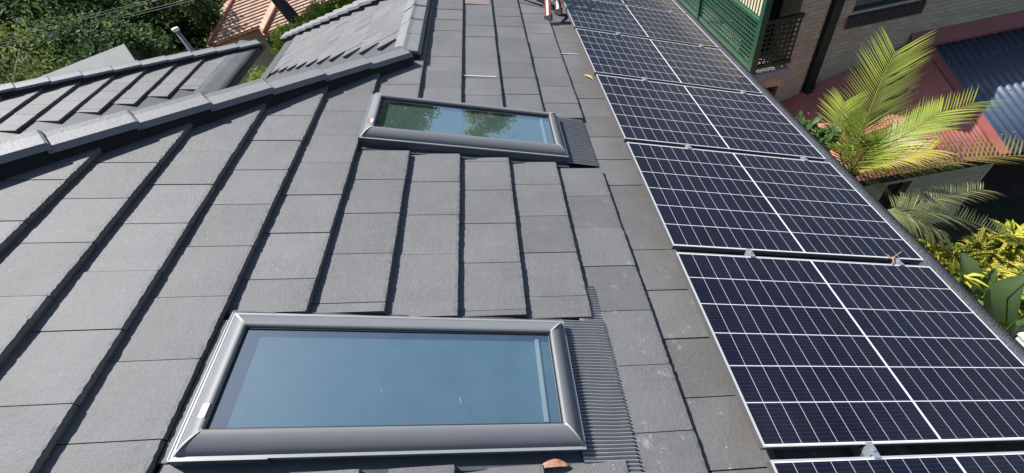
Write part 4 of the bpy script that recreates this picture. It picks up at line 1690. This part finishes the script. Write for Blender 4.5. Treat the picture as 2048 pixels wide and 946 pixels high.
def broad(name, label, base, leaves, group=None):
    g = random.Random(5)
    root = thing(name, label, 'plant', (base.x, base.y, GZ), group)
    for (p0, p1, W, face) in leaves:
        b = bmesh.new()
        d = p1 - p0
        s = Vector(face).cross(d).normalized()
        up = d.cross(s).normalized()
        if up.z < 0: up = -up
        rows = []
        nseg = 26
        L = d.length
        for i in range(nseg + 1):
            t = i / nseg
            c = p0 + d * t + up * (.10 * L * math.sin(math.pi * t) - .06 * L * t * t)
            hw = W * .5 * max(.03, math.sin(math.pi * (.05 + .93 * t ** .85)) ** .62) * (1 + .03 * math.sin(i * 1.7))
            rp_ = up * (.006 * math.sin(i * 2.4))
            rows.append([b.verts.new(c - s * hw + up * hw * .42 + rp_), b.verts.new(c - s * hw * .5 + up * hw * .12), b.verts.new(c), b.verts.new(c + s * hw * .5 + up * hw * .12), b.verts.new(c + s * hw + up * hw * .42 - rp_)])
        for i, (A, B) in enumerate(zip(rows, rows[1:])):
            for k in range(4):
                if k in (0, 3) and i in (9, 17) and g.random() < .6: continue
                b.faces.new((A[k], A[k + 1], B[k + 1], B[k]))
        lf = obj('leaf', b, M['broadleaf'], root, True)
        b = bmesh.new()
        tube(b, [Vector((base.x, base.y, GZ)), base.lerp(p0, .5) - Vector((0, 0, .4)), p0, p0 + d * .5 + up * (.10 * L - .02 * L - .008), p0 + d * .97 + up * (-.06 * L)], [.03, .022, .014, .008, .003], 6)
        obj('leaf_stalk', b, M['limeleaf'], root, True)


B1 = at(1925, 590, 1, 2.5)
B1 = Vector((B1.x, B1.y, B1.z - 1.0))
broad('broad_leaved_plant', 'plant with upright broad green leaves in front of the yellow crotons', B1,
      [(at(1912, 585, 1, 2.5), at(1928, 508, 1, 2.75), .34, (0.2, -1, .6)), (at(1925, 588, 1, 2.5), at(1992, 540, 1, 2.5), .20, (0, -.6, 1)), (at(1935, 595, 1, 2.4), at(1952, 625, 1, 2.2), .20, (0, -1, .5))],
      'broad leaved plants by the gutter')
B2 = at(2020, 700, 1, 1.9)
B2 = Vector((B2.x, B2.y, B2.z - 1.0))
broad('broad_leaved_plant', 'plant with a huge pale green leaf at the right edge beside the white post', B2,
      [(at(2010, 690, 1, 1.95), at(2052, 530, 1, 2.1), .36, (-.5, -1, .5)), (at(2010, 665, 1, 2.0), at(1990, 712, 1, 1.75), .26, (0, -1, .6)), (at(2035, 640, 1, 1.9), at(2080, 570, 1, 1.9), .30, (0, -1, .6))],
      'broad leaved plants by the gutter')

q = at(2046, 690, 1, 1.35)
b = bmesh.new()
box(b, q.x - .06, q.x + .06, q.y - .06, q.y + .06, GZ, q.z + .12)
box(b, q.x - .075, q.x + .075, q.y - .075, q.y + .075, q.z + .121, q.z + .15)
o = obj('white_post', b, M['white'])
tag(recenter(o), 'weathered white post at the right edge below the gutter', 'post')

# ---------------------------------------------------------------- far left: pole, gable, cottage, cables
pb = at(385, 104, 1, 11.2)
pt = at(352, 62, 1, 11.2)
pole = thing('vent_pole', 'steel vent pole with a pale cap standing behind the left wing', 'pole', (pb.x, pb.y, GZ))
b = bmesh.new()
tube(b, [(pb.x, pb.y, GZ), (pb.x, pb.y, pt.z)], .055, 10)
obj('pipe', b, M['steel'], pole, True)
b = bmesh.new()
tube(b, [(pb.x, pb.y, pt.z + .001), (pb.x, pb.y, pt.z + .07)], .085, 10)
obj('cap', b, M['white'], pole, True)

# small grey gable
ga = at(248, 90, 2, -1.2)
gd = (at(118, 141, 2, -1.2) - ga)
gd.z = 0
gd.normalize()
gn = Vector((gd.y, -gd.x, 0))
if gn.y > 0: gn = -gn
GH = thing('gable_shed', 'small grey roofed gable behind the left wing, under the cables', 'building', (ga.x, ga.y, GZ))
F = Frame(ga, gd, gn, (0, 0, 1))
b = bmesh.new()
tg = math.tan(R(30))
for sg in (1, -1):
    hexa(b, [F(-.0, 0, -.02), F(9, 0, -.02), F(9, sg * 2.6, -2.6 * tg - .02), F(0, sg * 2.6, -2.6 * tg - .02), F(0, 0, .03), F(9, 0, .03), F(9, sg * 2.6, -2.6 * tg + .03), F(0, sg * 2.6, -2.6 * tg + .03)])
fixn(b)
obj('roof', b, M['greyroof'], GH)
b = bmesh.new()
for sg in (1, -1):
    hexa(b, [F(-.03, 0, -.20), F(-.001, 0, -.20), F(-.001, sg * 2.62, -2.6 * tg - .20), F(-.03, sg * 2.62, -2.6 * tg - .20), F(-.03, 0, .05), F(-.001, 0, .05), F(-.001, sg * 2.62, -2.6 * tg + .05), F(-.03, sg * 2.62, -2.6 * tg + .05)])
fixn(b)
obj('barge_board', b, M['black'], GH)
b = bmesh.new()
prism(b, [F(.3, 0, -.05), F(.3, 2.3, -2.3 * tg - .05), F(.3, 2.3, GZ - ga.z), F(.3, -2.3, GZ - ga.z), F(.3, -2.3, -2.3 * tg - .05)], gd * 8)
fixn(b)
obj('wall', b, M['white'], GH)
b = bmesh.new()
fbox(b, F, 0.0, 9, .95, .98, -.95 * tg + .032, -.95 * tg + .05)
obj('roof_joint', b, M['flash'], GH)

# terracotta cottage
c0 = at(419, 91, 2, -3.5)
e1 = Vector((math.cos(R(28)), math.sin(R(28)), 0))
e2 = Vector((-e1.y, e1.x, 0))
CT = thing('terracotta_cottage', 'cottage with a faded terracotta tiled hip roof and cream walls', 'house', (c0.x, c0.y, GZ))
FC = Frame(c0, e1, e2, (0, 0, 1))
TC = math.tan(R(26))


def tiled(name, quad, dirv, part):
    """one roof face as real courses: each a board with its butt edge down-slope"""
    a0, a1, b1, b0 = [Vector(p) for p in quad]        # eave left, eave right, top right, top left
    b = bmesh.new()
    nrm = (a1 - a0).cross(b0 - a0)
    if nrm.length < 1e-6: nrm = (a1 - a0).cross(b1 - a0)
    nrm.normalize()
    if nrm.z < 0: nrm = -nrm
    H = max((b0 - a0).length, (b1 - a1).length)
    n = max(3, int(H / .27))
    for i in range(n):
        t0, t1 = i / n, min(1, (i + 1.08) / n)
        P0, P1 = a0.lerp(b0, t0), a1.lerp(b1, t0)
        Q0, Q1 = a0.lerp(b0, t1), a1.lerp(b1, t1)
        up = nrm * .055
        hexa(b, [P0 - up * .2, P1 - up * .2, Q1 - up * .5, Q0 - up * .5, P0 + up, P1 + up, Q1 + up * .15, Q0 + up * .15])
    fixn(b)
    return obj(part, b, M['terra'], CT)


M['terra'] = simple('faded_terracotta', (0.40, 0.225, 0.155), 0.85, 0.28, 2.4, 0.4, c2=(0.56, 0.39, 0.29))
M['terracap'] = simple('terracotta_caps', (0.33, 0.14, 0.085), 0.8, 0.25, 5, 0.3)


def hipblock(u0, u1, v0, v1):
    D = (v1 - v0) / 2
    h = D * TC
    A, B_, C, Dd = FC(u0, v0, 0), FC(u1, v0, 0), FC(u1, v1, 0), FC(u0, v1, 0)
    Rl, Rr = FC(u0 + D, v0 + D, h), FC(u1 - D, v0 + D, h)
    tiled('f', (A, B_, Rr, Rl), 0, 'roof_face')
    tiled('l', (Dd, A, Rl, Rl), 0, 'roof_face')
    tiled('r', (B_, C, Rr, Rr), 0, 'roof_face')
    tiled('b', (C, Dd, Rl, Rr), 0, 'roof_face')
    up = Vector((0, 0, .03))
    for p, q_ in ((A, Rl), (Dd, Rl), (B_, Rr), (C, Rr), (Rl, Rr)):
        b = bmesh.new()
        tube(b, [p + up, q_ + up], .11, 6)
        obj('hip_capping', b, M['terracap'], CT, True)
    b = bmesh.new()
    i_ = .45
    fbox(b, FC, u0 + i_, u1 - i_, v0 + i_, v1 - i_, GZ - c0.z - 2, -.06)
    obj('wall', b, M['cream'], CT)
    b = bmesh.new()
    for (a0, a1, b0, b1) in ((u0 - .10, u1 + .10, v0 - .11, v0 - .012), (u0 - .11, u0 - .012, v0 - .01, v1 + .1)):
        fbox(b, FC, a0, a1, b0, b1, -.14, -.02)
    obj('gutter', b, M['terracap'], CT)


hipblock(0, 10.5, 0, 4.9)
hipblock(2.55, 13.5, -1.55, 4.6)
b = bmesh.new()
fbox(b, FC, 2.45, 2.98, -.95, -.6, -.95, -.45)
obj('window', b, M['dark'], CT)
b = bmesh.new()
fbox(b, FC, 3.5, 3.62, -1.25, -1.13, GZ - c0.z - 2, -.16)
obj('downpipe', b, M['white'], CT)

# aerial cables
for i, (a, c) in enumerate((((0, 72), (300, 0)), ((0, 79), (302, 4)), ((0, 88), (312, 15)), ((0, 93), (316, 19)))):
    A = at(*a, 1, 20.0)
    B_ = at(*c, 1, 20.0)
    d = B_ - A
    P = [A - d * 1.6 + Vector((0, 0, .5)), A - d * .8 + Vector((0, 0, .13)), A, A + d * .5 + Vector((0, 0, -.03)), B_, B_ + d * .8 + Vector((0, 0, .13)), B_ + d * 1.8 + Vector((0, 0, .55))]
    b = bmesh.new()
    tube(b, P, .010, 5)
    o = obj('aerial_cable', b, M['wire'], None, True)
    tag(recenter(o), ['topmost of the four aerial cables crossing the trees', 'second aerial cable from the top, close under the topmost', 'third aerial cable from the top, upper one of the lower pair', 'lowest of the four aerial cables crossing the trees'][i], 'cable', 'aerial cables across the trees')
